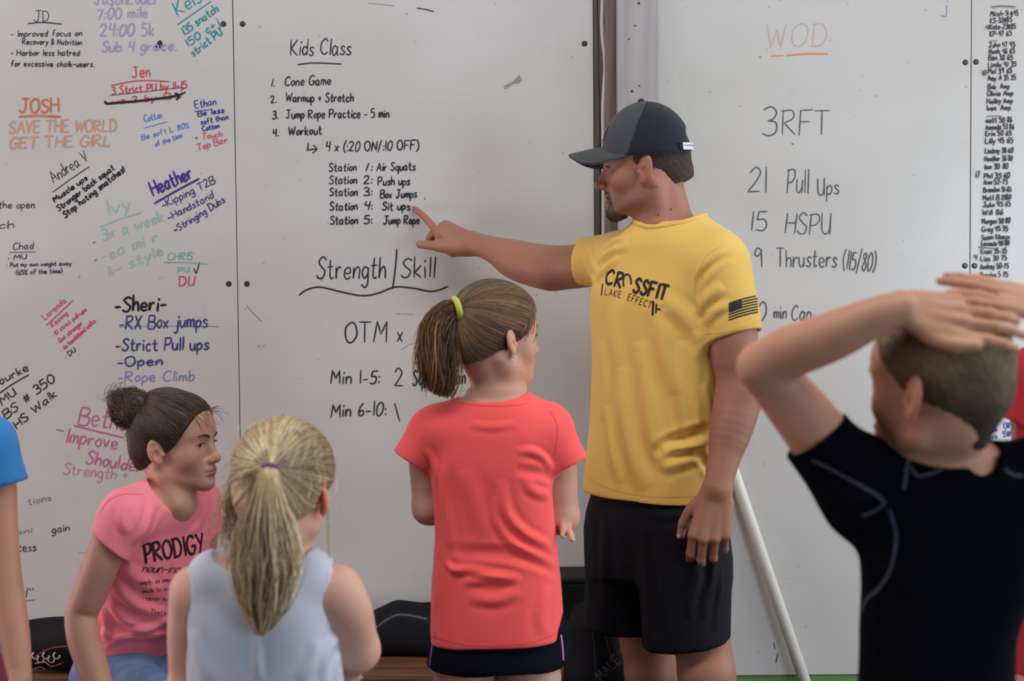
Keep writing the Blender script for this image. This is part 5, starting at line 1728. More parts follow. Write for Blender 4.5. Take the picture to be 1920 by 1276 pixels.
# ------------------------------------------------ girl sitting sideways in the pink slogan shirt
def pink_girl():
    D = 2.95
    rnd = np.random.default_rng(33)
    base = at(265, 700, D); base[2] = 0
    T = thing('person', 'girl with a curly dark bun in a pink slogan shirt and jeans, sitting sideways', 'person', base)
    b = math.radians(74)
    hd = Head(at(330, 842, D), (math.sin(b), -math.cos(b), .0), up=(.03, 0, 1), size=.885, kid=1)
    bw = math.radians(46)
    fwd = np.array([math.sin(bw), -math.cos(bw), 0])
    zax = nrm(at(300, 950, D - .01) - at(255, 1230, D + .08))
    R = frame(fwd - zax * (fwd @ zax), zax)
    org = at(255, 1230, D + .08)
    tl = np.linalg.norm(at(300, 950, D - .01) - org)
    tor = [(-.05, 0, 0, .122, .085, .100, 2.3), (.0, 0, 0, .120, .083, .095, 2.3), (tl * .35, 0, .004, .110, .080, .085, 2.3), (tl * .62, 0, .004, .122, .086, .086, 2.4), (tl * .82, 0, -.002, .126, .078, .078, 2.4), (tl * .95, 0, -.006, .100, .058, .064, 2.2), (tl * 1.03, 0, -.004, .060, .044, .048, 2.1)]
    tor = [tuple(map(float, q)) for q in tor]
    f = Field(.0029)
    hd.build(f, ear=1.0)
    nb = at(318, 938, D)
    f.chain([hd.L(0, -.028, -.035), at(322, 905, D), nb], [.046, .045, .053], .025)
    f.cap(hd.L(0, .010, -.065), at(334, 950, D - .03), .024, .028, .02)
    f.cap(hd.L(.052, -.02, -.04), at(330, 945, D - .05), .011, .011, .02)
    srt, slt = at(222, 968, D - .10), at(378, 938, D + .11)
    f.cap(nb + (0, 0, -.012), srt + (.012, 0, -.005), .038, .034, .03); f.cap(nb + (0, 0, -.012), slt + (-.01, 0, -.008), .036, .032, .03)
    f.loft(org, R, grown(tor[:-1], -.019), .035)
    el, wr = at(152, 1152, D - .12), at(198, 1312, D - .20)
    f.chain([srt, at(196, 1040, D - .115), at(165, 1120, D - .12), el, at(158, 1200, D - .14), at(178, 1262, D - .17), wr], [.036, .0365, .034, .032, .0325, .029, .021], .02)
    hand(f, wr, np.array([.30, -.75, -.50]), np.array([.6, .3, .1]), .15, [(.3, .4, .3)] * 4, k=.006)
    ell_, wl = at(372, 1075, D + .06), at(360, 1230, D - .12)
    f.chain([slt, at(378, 1010, D + .10), ell_, wl], [.034, .034, .029, .021], .02)
    hand(f, wl, np.array([.5, -.7, -.4]), np.array([-.5, -.3, .2]), .15, [(.3, .4, .3)] * 4, k=.006)
    # sitting legs
    hipc = at(258, 1268, D + .08)
    sd = np.array([-fwd[1], fwd[0], 0])
    kn, an = [], []
    for q in (-1, 1):
        hp = hipc + sd * q * .070
        k_ = hp + fwd * .36 + sd * q * .03 + (0, 0, .0)
        a_ = np.array([k_[0], k_[1], .08]) + fwd * .02
        leg(f, hp, k_, a_, a_ + fwd * .16, .062, .046, .032)
        shoe(T, a_, a_ + fwd * .16, .22, M_SHOE_D, M_SOLE)
        kn.append((hp, k_, a_))
    V, F = f.skin(2)
    C = skin_colors(V, (190, 142, 118), hd, lips=(176, 104, 98), rosy=(192, 122, 104))
    mesh_obj('body', V, F, skin_mat('kid', .12), T, colors=C)
    hd.eyes(T, (44, 32, 26), gaze=(.30, 1, -.05)); hd.brow_lash(T, (66, 46, 36), thick=.9)
    # hair
    V, F = hair_cap(hd, .0078, [((0, .070, .060), (0, 1, -.30)), ((0, .030, .008), (0, .75, -.66)), ((0, -.05, -.040), (0, .30, -.95))], bumps=[((0, -.03, .10), (.05, .05, .04))])
    DK = (52, 40, 34)
    V = V + vnormals(V, F) * (vnoise(V, 90, 8) * .0016)[:, None]
    hair = mesh_obj('hair', V, F, M_STRAND, T, colors=np.clip(np.array(srgb(*DK)[:3]) * (1 + .2 * vnoise(V, 200, 3))[:, None], 0, 1))
    tie_w = at(278, 768, D - .005)
    P = pulled_back(hd, hd.local(tie_w), bvh(V, F), 2600, rnd, 14, zlo=-.04, front=.080, wob=.0016)
    strand_obj('combed_strands', P, .0006, hair_cols(2600, (54, 41, 34), (104, 80, 64), rnd), hair, M_STRAND, 3)
    bc = at(246, 766, D - .005)
    core = Field(.0045)
    core.ell(bc, (.043, .038, .039), None, .02); core.cap(bc, at(290, 778, D), .024, .03, .02); core.ball(at(222, 748, D), .018, .02); core.ball(at(262, 800, D), .020, .02)
    V, F = core.skin(2)
    V = V + vnormals(V, F) * (vnoise(V, 110, 5) * .004)[:, None]
    mesh_obj('hair_bun', V, F, M_STRAND, hair, colors=np.clip(np.array(srgb(58, 42, 34)[:3]) * (1 + .3 * vnoise(V, 150, 3))[:, None], 0, 1))
    # curls of the bun
    n, K = 2400, 14
    v_ = rnd.normal(size=(n, 3)); v_ /= np.linalg.norm(v_, axis=1)[:, None]
    c0 = bc + v_ * np.array([.038, .034, .035])
    c0[:140] = at(262, 804, D) + rnd.normal(size=(140, 3)) * .011
    c0[140:280] = at(217, 746, D) + rnd.normal(size=(140, 3)) * .010
    ax_ = v_ + rnd.normal(size=(n, 3)) * .22; ax_ /= np.linalg.norm(ax_, axis=1)[:, None]
    a_ = np.cross(ax_, rnd.normal(size=(n, 3))); a_ /= np.linalg.norm(a_, axis=1)[:, None]
    b_ = np.cross(ax_, a_)
    rr_ = rnd.uniform(.006, .017, n)[:, None]
    th0, thl = rnd.uniform(0, 6.28, n), rnd.uniform(2.2, 5.0, n)
    P = np.stack([c0 + rr_ * (np.cos(th0 + thl * k / K)[:, None] * a_ + np.sin(th0 + thl * k / K)[:, None] * b_) + ax_ * (.006 * k / K) for k in range(K)], 1)
    strand_obj('bun_curls', P, .00045, clump(P, hair_cols(n, (62, 45, 36), (124, 92, 68), rnd), 90), hair, M_STRAND)
    # loose curls at the nape and wisps at the forehead
    loc = []
    for (x, y, r, n_, d_) in ((262, 852, 12, 9, -.03), (284, 868, 12, 9, -.045), (258, 846, 15, 4, -.03)):
        for _ in range(n_):
            t0 = rnd.uniform(0, 6.28); rr0 = r * rnd.uniform(.7, 1.2); jx, jy = rnd.normal(size=2) * 3
            loc.append([at(x + jx + (rr0 * math.cos(t0 + u * 4.5)) * (1 - .3 * u), y + jy - 18 * (1 - u) + rr0 * math.sin(t0 + u * 4.5), D + d_) for u in np.linspace(0, 1, 22)])
    strand_obj('nape_curls', np.array(loc), .0007, hair_cols(len(loc), (96, 66, 46), (140, 100, 72), rnd), hair, M_STRAND)
    n = 26
    s0 = np.array([hd.L(x, .082 - 3 * x * x, .088) for x in rnd.uniform(-.05, .055, n)])
    d_ = np.array([hd.R[1] * rnd.uniform(.01, .035) + hd.R[2] * rnd.uniform(-.03, .015) + hd.R[0] * rnd.normal() * .01 for _ in range(n)])
    strand_obj('forehead_wisps', bez(s0 - hd.R[1] * .02, s0 + hd.R[2] * .004, s0 + d_ * .6 + hd.R[2] * .006, s0 + d_, 12), .0005, hair_cols(n, (96, 70, 52), (150, 112, 82), rnd), hair, M_STRAND)
    # shirt
    f = Field(.0033)
    f.loft(org, R, tor, .04)
    f.cap(at(296, 918, D - .02), at(238, 948, D - .07), .034, .038, .03)
    f.cap(nb + (0, 0, -.016), srt + (.022, 0, -.006), .044, .045, .035); f.cap(nb + (0, 0, -.016), slt + (-.012, 0, -.010), .042, .042, .035)
    for (s_, c_, nn_, rr) in ((srt + (.008, 0, 0), at(206, 1020, D - .115), at(196, 1050, D - .12) - at(226, 960, D - .10), .046), (slt, at(388, 1000, D + .11), at(386, 1020, D + .1) - at(378, 940, D + .11), .042)):
        g = Field(.0033)
        g.chain([s_, (s_ + c_) / 2, c_ + nrm(nn_) * .03], [rr, rr - .001, rr - .002], .02)
        g.plane(c_, nrm(nn_) + np.array([-.75, 0, -.15]) * (1 if rr > .044 else 0), .002)
        g.cap(s_ + (c_ - s_) * .5, c_ + nrm(nn_) * .06, .033, .039, .004, 's')
        f.group(g, .025)
    # scooped V neck
    vtop, vbot = at(322, 880, D - .02), at(345, 985, D - .10)
    zz = nrm(at(322, 890, D) - at(340, 990, D))
    f.ell(at(336, 900, D - .03), (.060, .075, .044), R, .004, 's')
    f.chain([at(336, 905, D - .06), at(342, 945, D - .105), at(347, 994, D - .135)], [.050, .040, .010], .006, 's')
    h0, h1, h2 = at(185, 1219, D - .04), at(262, 1203, D - .09), at(335, 1200, D - .02)
    nn = np.cross(h1 - h0, h2 - h0); nn = nn * (-1 if nn[2] > 0 else 1)
    V, F = f.skin(3)
    FL = [([(250, 1020), (275, 985), (290, 940)], .010, .005), ([(265, 1020), (285, 990), (300, 960)], .010, .004), ([(215, 1100), (250, 1130), (300, 1150), (335, 1155)], .012, .005), ([(205, 1130), (240, 1165), (300, 1180)], .012, .006),
          ([(190, 1190), (240, 1185), (300, 1165), (335, 1160)], .010, .007), ([(195, 1210), (230, 1195), (280, 1190), (330, 1180)], .009, .006), ([(225, 1060), (260, 1085), (300, 1110)], .014, .004), ([(195, 955), (215, 930), (250, 925), (285, 928)], .006, -.002),
          ([(240, 1000), (228, 970), (240, 940)], .010, .004), ([(355, 1000), (372, 985), (382, 960)], .010, .004), ([(190, 1140), (200, 1170), (196, 1200)], .010, .006)]
    V = folds(V, F, [(a, w, q * 1.4) for a, w, q in FL])
    V += vnormals(V, F) * (vnoise(V, 42, 29) * .0013)[:, None]
    shirt = mesh_obj('tshirt', V, F, fabric('neon_pink_jersey', (255, 138, 150), .8, .03, 800, .2), T)
    tree = bvh(V, F)
    MP = plain('black_shirt_print', (58, 36, 46), .8, .2)
    surf_text(tree, [("PRODIGY", 274, 1054, 384, 1033, 34, .16)], 'slogan_print', MP, shirt, .0062, dens=3, slant=.05)
    surf_text(tree, [("noun-ing", 266, 1072, 335, 1074, 18, .1)], 'slogan_print', MP, shirt, .0020, dens=3, slant=.35)
    surf_text(tree, [("simply, an amazing", 262, 1096, 335, 1088, 9), ("* made to create", 262, 1112, 335, 1105, 9), ("* never boring", 266, 1124, 335, 1126, 8), ("That's right", 282, 1150, 336, 1154, 9)], 'slogan_small_print', MP, shirt, .0013, dens=2, slant=.1)
    surf_text(tree, [], 'stitching', fabric('pink_thread', (232, 96, 112), .9), shirt, .0013, strokes=[catmull([(186, 962), (205, 938), (235, 926), (268, 927)], 6), catmull([(190, 1205), (240, 1190), (300, 1190), (333, 1182)], 5)], dens=4)
    # jeans
    f = Field(.0045)
    R2 = frame(fwd, (0, 0, 1))
    f.loft(hipc + (0, 0, -.09), R2, [(0, 0, 0, .130, .10, .105, 2.3), (.06, 0, 0, .132, .10, .105, 2.3), (.125, 0, .002, .124, .090, .094, 2.2), (.165, 0, .004, .118, .084, .088, 2.2)], .03)
    for hp, k_, a_ in kn:
        f.chain([hp, k_], [.080, .064], .03)
        f.chain([k_, a_], [.062, .048], .02)
    f.plane((0, 0, .10), (0, 0, -1), .003)
    V, F = f.skin(2)
    V = V + vnormals(V, F) * (vnoise(V, 40, 2) * .002)[:, None]
    jeans = mesh_obj('jeans', V, F, plain('washed_denim', (112, 134, 172), .85, .2, 0, .4, 900, .3, 30, (92, 112, 150)), T)
    tree = bvh(V, F)
    mb = MB()
    # the box she sits on
    return hipc
seat_at = pink_girl()

# ------------------------------------------------ small blonde girl seen from behind
def blonde_girl():
    D = 2.2
    rnd = np.random.default_rng(44)
    base = at(500, 700, D); base[2] = 0
    T = thing('person', 'small blonde girl with a long ponytail in a pale grey sleeveless top, back turned', 'person', base)
    b = math.radians(14)
    hd = Head(at(532, 930, D), (math.sin(b), math.cos(b), -.04), up=(.03, 0, 1), size=.87, kid=1)
    fwd = nrm(np.array([.06, 1, 0])); R = frame(fwd, (0, 0, 1))
    org = at(496, 638, D); org[2] = 0
    tor = stations(org, R, [(492, 1046, D, .070, .045, .046, 2.1), (488, 1068, D, .108, .058, .062, 2.3), (486, 1110, D, .116, .066, .070, 2.5), (488, 1160, D, .116, .074, .076, 2.5), (495, 1210, D, .122, .078, .076, 2.4), (498, 1290, D, .124, .080, .074, 2.4), (498, 1420, D, .122, .082, .078, 2.4), (498, 1560, D, .130, .088, .092, 2.4), (498, 1640, D, .130, .086, .09, 2.3)])
    f = Field(.0032)
    hd.build(f, ear=.95)
    nb = at(512, 1062, D)
    f.chain([hd.L(0, -.03, -.035), at(524, 1030, D), nb], [.044, .041, .045], .02)
    f.loft(org, R, grown(tor[1:], -.009), .03)
    slh, srh = at(366, 1108, D), at(630, 1108, D)
    f.cap(nb + (0, 0, -.012), slh, .030, .033, .03); f.cap(nb + (0, 0, -.012), srh, .030, .035, .03)
    el, er = at(352, 1290, D + .01), at(672, 1218, D + .04)
    f.chain([slh, at(350, 1180, D), el], [.037, .030, .028], .02)
    f.chain([el, at(420, 1330, D + .14)], [.027, .022], .02)
    f.chain([srh, at(655, 1150, D + .005), er], [.040, .037, .031], .02)
    wr = at(588, 1255, D + .15)
    f.chain([er, at(648, 1240, D + .09), wr], [.031, .029, .021], .02)
    # fingers of the other hand round the elbow
    w2 = at(585, 1300, D + .12)
    f.chain([at(420, 1330, D + .14), w2], [.022, .020], .02)
    nl = []
    hand(f, w2, at(662, 1250, D + .055) - w2, np.array([-.3, -.2, .9]), .125, [(.1, .2, .3), (.1, .25, .3), (.1, .25, .3), (.1, .25, .3)], k=.005, nails=nl)
    lower_body(f, T, at(498, 1600, D), fwd, D, .065, .058, .31, .50, True, .9)
    V, F = f.skin(2)
    C = skin_colors(V, (220, 168, 146), hd, rosy=(226, 132, 110), extra=[((.082, -.006, 0), (.02, .03, .036), (214, 104, 76), .7)])
    mesh_obj('body', V, F, skin_mat('kid', .12), T, colors=C)
    hd.eyes(T, (90, 110, 130)); hd.brow_lash(T, (150, 120, 86))
    make_nails(nl, .125, T, (236, 196, 186))
    # hair
    V, F = hair_cap(hd, .0095, [((0, .060, .05), (0, 1, -.35)), ((0, .02, .0), (0, .62, -.80)), ((0, -.05, -.035), (0, .35, -.94))])
    V = V + vnormals(V, F) * (vnoise(V, 90, 8) * .0010)[:, None]
    hb = np.array(srgb(176, 146, 106)[:3])
    hair = mesh_obj('hair', V, F, M_STRAND, T, colors=np.clip(hb * (1 + .2 * vnoise(V, 120, 3))[:, None], 0, 1))
    tw = at(508, 874, D - .108)
    cols = lambda n: clump(P, hair_cols(n, (126, 92, 52), (252, 228, 182), rnd), 60)
    P = pulled_back(hd, hd.local(tw), bvh(V, F), 3000, rnd, 14, zlo=-.045, front=.078, wob=.0014)
    strand_obj('combed_strands', P, .00055, cols(3000), hair, M_STRAND, 3)
    sp = [at(508, 872, D - .108), at(503, 900, D - .122), at(500, 960, D - .122), at(500, 1030, D - .112), at(497, 1110, D - .105), at(490, 1190, D - .10)]
    core = Field(.004); core.chain(sp[:-1], [.006, .012, .019, .021, .012], .01)
    V, F = core.skin(2)
    mesh_obj('ponytail', V, F, M_STRAND, hair, colors=np.clip(np.array(srgb(190, 156, 112)[:3]) * (1 + .25 * vnoise(V * (3, 1, .3), 90, 3))[:, None], 0, 1))
    P = tail_strands(sp, [.009, .022, .036, .040, .028, .005], 2600, rnd, 18, flat=.62, short=.22)
    strand_obj('ponytail_strands', P, np.linspace(.0007, .0005, 18)[None, :] * np.ones((2600, 1)), clump(P, hair_cols(2600, (138, 98, 56), (255, 234, 192), rnd, .3), 70), hair, M_STRAND, 3)
    # loose front strands hanging at the side of the neck
    n = 90
    s0 = np.array([at(445 + rnd.normal() * 8, 900 + rnd.normal() * 20, D - .02 + rnd.normal() * .01) for _ in range(n)])
    e0 = np.array([at(440 + rnd.normal() * 16, 1015 + rnd.normal() * 35, D - .03 + rnd.normal() * .01) for _ in range(n)])
    m1 = s0 + (e0 - s0) * .35 + np.stack([rnd.normal(size=n) * .012 - .012, rnd.normal(size=n) * .006, np.zeros(n)], 1)
    m2 = s0 + (e0 - s0) * .7 + np.stack([rnd.normal(size=n) * .016 - .006, rnd.normal(size=n) * .006, np.zeros(n)], 1)
    strand_obj('side_strands', bez(s0, m1, m2, e0, 16), .0007, hair_cols(n, (170, 138, 96), (236, 216, 180), rnd), hair, M_STRAND)
    n = 60
    a0 = rnd.uniform(-1.5, 1.7, n)
    s0 = np.array([hd.L(.082 * math.sin(a), -.03 + rnd.normal() * .03, .05 + .085 * math.cos(a)) for a in a0])
    d0 = np.array([hd.R[0] * math.sin(a) * .012 + hd.R[2] * (math.cos(a) * .008 - .02 * abs(math.sin(a))) + rnd.normal(size=3) * .006 for a in a0])
    strand_obj('flyaway_hair', bez(s0, s0 + d0 * .6 + hd.R[1] * -.008, s0 + d0 * .9 + hd.R[1] * -.016, s0 + d0 + hd.R[1] * -.03 - hd.R[2] * .008, 12), .0004, hair_cols(n, (190, 160, 116), (240, 222, 190), rnd), hair, M_STRAND)
    loops = np.array([[at(430 - 22 * math.sin(u * 3.1) + j * 3, 975 + 75 * u - j * 6, D - .02) for u in np.linspace(0, 1, 16)] for j in range(7)] + [[at(612 + 8 * u + 3 * math.sin(u * 4 + j), 950 + 95 * u, D - .01) for u in np.linspace(0, 1, 16)] for j in range(5)])
    strand_obj('loose_loops', loops[:7], .0005, hair_cols(7, (200, 172, 130), (240, 222, 190), rnd), hair, M_STRAND)
    strand_obj('loose_wisps', loops[7:], .0005, hair_cols(5, (200, 172, 130), (240, 222, 190), rnd), hair, M_STRAND)
    mb = MB()
    ax_ = nrm(sp[1] - sp[0]); u_ = nrm(np.cross(ax_, (1, 0, .1))); w_ = np.cross(ax_, u_)
    mb.tube([sp[0] + ax_ * .004 + .0115 * (math.cos(a) * u_ * .8 + math.sin(a) * w_) for a in np.linspace(0, 2 * math.pi, 24)], .0036, 8, caps=False)
    ht = mb.build('hair_tie', fabric('purple_elastic', (112, 84, 148), .7), hair, smooth=True)
    ht['label'] = 'thin purple elastic hair tie'
    # top
    f = Field(.0036)
    f.loft(org, R, tor, .03)
    for px, sx in ((398, -1), (590, 1)):
        f.cap(at(px, 1078, D - .02), at(px, 1078, D + .03), .028, .028, .03)
    f.cap(at(395, 1076, D), at(585, 1074, D), .032, .032, .03)
    f.ell(at(492, 1030, D), (.075, .09, .036), R, .004, 's')
    # armholes
    for pts in ([(318, 1060), (318, 1100), (322, 1160), (330, 1180)], [(662, 1052), (664, 1100), (672, 1150), (690, 1186)]):
        f.chain([at(x, y, D - .001) for x, y in pts], [.034, .036, .034, .024], .004, 's')
    for x, y, r in ((318, 1090, .032), (664, 1085, .036)):
        f.cap(at(x, y, D - .12), at(x, y + 25, D + .12), r, r, .004, 's')
    f.plane(at(498, 1530, D), (0, 0, -1), .003)
    V, F = f.skin(3)
    V = folds(V, F, [([(640, 1185), (620, 1215), (612, 1260), (618, 1290)], .010, .005), ([(650, 1210), (632, 1240), (628, 1276)], .008, .005), ([(480, 1195), (482, 1240), (486, 1276)], .008, .004), ([(360, 1180), (372, 1230), (390, 1276)], .014, .004), ([(600, 1200), (590, 1240), (560, 1276)], .012, .004)])
    V += vnormals(V, F) * (vnoise(V, 36, 39) * .0012)[:, None]
    top = mesh_obj('sleeveless_top', V, F, fabric('pale_grey_jersey', (200, 204, 218), .85, .05, 700, .15), T)
    tree = bvh(V, F)
    M_B = fabric('white_binding', (214, 216, 226), .85)
    surf_text(tree, [], 'armhole_binding', M_B, top, .006, strokes=[catmull([(352, 1085), (350, 1120), (346, 1160), (340, 1190)], 5), catmull([(616, 1068), (618, 1100), (624, 1140), (640, 1178), (648, 1192)], 5)], dens=4)
    surf_text(tree, [], 'back_seam', M_B, top, .0018, strokes=[[(478, 1195), (480, 1276)]], dens=4)
    f = Field(.005)
    sh = stations(org, R, [(498, 1520, D, .128, .084, .088, 2.3), (498, 1600, D, .134, .09, .095, 2.3), (498, 1650, D, .134, .09, .094, 2.3)])
    f.loft(org, R, sh, .02)
    for q in (-1, 1):
        f.cap(at(498 + q * 80, 1620, D), at(498 + q * 82, 1760, D), .072, .07, .02)
    f.plane(at(498, 1740, D), (0, 0, -1), .003)
    V, F = f.skin(2)
    mesh_obj('shorts', V, F, fabric('grey_shorts', (70, 74, 90), .8), T)
blonde_girl()

# ------------------------------------------------ boy with his hands on his head
def boy():
    D = 1.8
    base = at(1790, 700, D + .02); base[2] = 0
    T = thing('person', 'boy with cropped hair in a navy shirt holding both hands on his head', 'person', base)
    b = math.radians(43)
    hd = Head(at(1760, 741, D), (-math.sin(b), math.cos(b), -.05), size=.90, kid=.9)
    bw = math.radians(-6)
    fwd = np.array([math.sin(bw), math.cos(bw), 0]); R = frame(fwd, (0, 0, 1))
    Dt = D + .03
    org = at(1790, 638, Dt); org[2] = 0
    tor = stations(org, R, [(1788, 858, Dt, .075, .045, .050, 2.1), (1788, 882, Dt, .115, .064, .066, 2.2), (1790, 940, Dt, .126, .078, .076, 2.4), (1790, 1010, Dt, .124, .084, .078, 2.4), (1778, 1100, Dt, .110, .082, .076, 2.4), (1757, 1180, Dt, .100, .080, .074, 2.4), (1753, 1276, Dt, .098, .080, .076, 2.4), (1764, 1420, Dt, .108, .084, .084, 2.4), (1770, 1560, Dt, .116, .086, .092, 2.3)])
    f = Field(.0028)
    hd.build(f, ear=1.0, nose=.55)
    nb = at(1784, 878, Dt)
    f.chain([hd.L(0, -.026, -.035), at(1773, 824, D + .01), nb], [.046, .0405, .052], .02)
    f.loft(org, R, grown(tor[1:], -.012), .035)
    sl, el, wl = at(1600, 905, Dt), at(1428, 688, D + .02), at(1690, 578, D - .055)
    f.cap(nb + (0, 0, -.02), sl, .040, .040, .03)
    f.chain([sl, at(1530, 810, Dt), at(1470, 735, D + .03), el], [.044, .040, .036, .030], .02)
    f.chain([el, at(1475, 662, D + .0), at(1560, 630, D - .03), at(1640, 594, D - .05), wl], [.029, .033, .031, .025, .021], .012)
    nl = []
    kf = hd.R
    # left hand flat on the crown, seen from the back of the hand
    hf = at(1890, 604, D - .075) - wl
    hand(f, wl, hf, np.array([.10, -.45, -.85]), .152, [(.02, .22, .20), (.05, .26, .2), (.08, .26, .2), (.10, .25, .2)],
         ('flip', (.10, .10, -.02), (.28, .22, -.02), (.45, .26, .0), (.60, .25, .02)), k=.005, splay=(.02, -.02, -.06, -.14), nails=None)
    # right arm, mostly out of frame, its hand under and beyond the other
    sr, er, wr = at(1985, 905, Dt), at(2150, 690, D + .03), at(1990, 580, D - .02)
    f.cap(nb + (0, 0, -.02), sr, .040, .040, .03)
    f.chain([sr, at(2060, 810, Dt), er], [.044, .040, .031], .02)
    f.chain([er, at(2070, 640, D + .01), wr], [.030, .031, .021], .012)
    g = Field(.0028)
    hand(g, wr, at(1793, 516, D - .005) - wr, np.array([.1, -.75, -.50]), .152, [(.05, .12, .1), (.05, .12, .1), (.05, .12, .1), (.05, .12, .1)],
         ((.10, .10, -.02), (.26, .22, .0), (.42, .28, .0), (.54, .29, .0)), k=.004, nails=None)
    f.group(g, .003)
    lower_body(f, T, at(1770, 1600, Dt), fwd, Dt, .075, .062, .36, .58)
    V, F = f.skin(2)
    C = skin_colors(V, (200, 146, 116), hd, rosy=(206, 118, 92))
    mesh_obj('body', V, F, skin_mat('kid', .12), T, colors=C)
    hd.eyes(T); hd.brow_lash(T, (120, 96, 70), lash=False)
    # cropped hair
    f = Field(.0032)
    hd.ell(f, (0, -.012, .045), (.0785, .101, .0905), .02)
    hd.ell(f, (0, .030, .050), (.065, .057, .060), .03)
    hd.cap(f, (0, -.056, -.005), (0, -.046, -.050), .044, .030, .03)
    for q in (-1, 1):
        hd.ell(f, (q * .0835, -.006, -.004), (.015, .023, .037), .004, 's')
    f.plane(hd.L(0, .062, .06), hd.R[1] - hd.R[2] * .25, .004)
    f.plane(hd.L(0, .022, .02), hd.R[1] * .8 - hd.R[2] * .6, .004)
    f.plane(hd.L(0, -.03, -.064), hd.R[1] * .35 - hd.R[2] * .9, .004)
    V, F = f.skin(2)
    V = V + vnormals(V, F) * (vnoise(V, 900, 4) * .0005)[:, None]
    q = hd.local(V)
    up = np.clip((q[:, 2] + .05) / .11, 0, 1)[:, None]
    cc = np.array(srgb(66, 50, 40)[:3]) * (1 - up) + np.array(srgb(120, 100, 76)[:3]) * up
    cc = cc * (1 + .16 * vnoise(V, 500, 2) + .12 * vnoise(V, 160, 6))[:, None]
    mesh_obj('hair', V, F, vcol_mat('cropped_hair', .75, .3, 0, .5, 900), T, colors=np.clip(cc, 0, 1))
    # shirt
    f = Field(.0036)
    f.loft(org, R, tor, .04)
    f.cap(nb + (0, 0, -.014), at(1640, 905, Dt), .046, .050, .04); f.cap(nb + (0, 0, -.014), at(1945, 905, Dt), .046, .050, .04)
    for s_, c_ in ((sl, at(1530, 815, Dt)), (sr, at(2055, 815, Dt))):
        g = Field(.0036)
        d = nrm(c_ - s_)
        g.chain([s_ - d * .02, s_ + (c_ - s_) * .5, c_ + d * .03], [.056, .049, .045], .02)
        g.plane(c_, d, .002)
        g.cap(c_ - d * .04, c_ + d * .05, .037, .040, .004, 's')
        f.group(g, .04)
    f.ell(at(1784, 836, D + .0), (.066, .075, .026), R, .004, 's')
    f.cap(at(1843, 880, D - .10), at(1843, 868, D + .0), .010, .016, .01, 's')
    f.plane(at(1792, 1480, Dt), (0, 0, -1), .003)
    V, F = f.skin(3)
    V = folds(V, F, [([(1560, 850), (1600, 880), (1650, 900)], .012, .004), ([(1590, 940), (1640, 930), (1690, 940)], .014, .005), ([(1640, 1000), (1680, 1060), (1690, 1120)], .016, .004), ([(1700, 900), (1760, 920), (1830, 915)], .014, .004)])
    V += vnormals(V, F) * (vnoise(V, 34, 49) * .0013)[:, None]
    shirt = mesh_obj('athletic_shirt', V, F, fabric('navy_stretch_knit', (8, 9, 18), .9, .05, 900, .0, spec=.05), T)
    tree = bvh(V, F)
    M_S = fabric('grey_flatlock_thread', (62, 68, 80), .85)
    surf_text(tree, [], 'flatlock_seam', M_S, shirt, .0042, strokes=[catmull([(1524, 862), (1560, 880), (1600, 902), (1640, 925), (1660, 942)], 6), catmull([(1616, 966), (1640, 958), (1660, 942)], 4), catmull([(1668, 955), (1680, 1000), (1672, 1060), (1650, 1100), (1626, 1122), (1614, 1150)], 6),
              catmull([(1705, 858), (1700, 880), (1696, 915)], 4), catmull([(1708, 876), (1722, 892), (1750, 886), (1768, 878), (1780, 864)], 6), catmull([(1885, 880), (1900, 890), (1918, 892)], 4)], dens=4)
    f = Field(.005)
    sh = stations(org, R, [(1766, 1460, Dt, .116, .088, .09, 2.3), (1770, 1600, Dt, .126, .094, .1, 2.3)])
    f.loft(org, R, sh, .02)
    for q in (-1, 1):
        f.cap(at(1770 + q * 88, 1600, Dt), at(1770 + q * 98, 1900, Dt), .076, .078, .02)
    f.plane(at(1792, 1860, Dt), (0, 0, -1), .003)
    V, F = f.skin(2)
    mesh_obj('shorts', V, F, fabric('black_shorts', (12, 13, 18), .9, spec=.1), T)
boy()

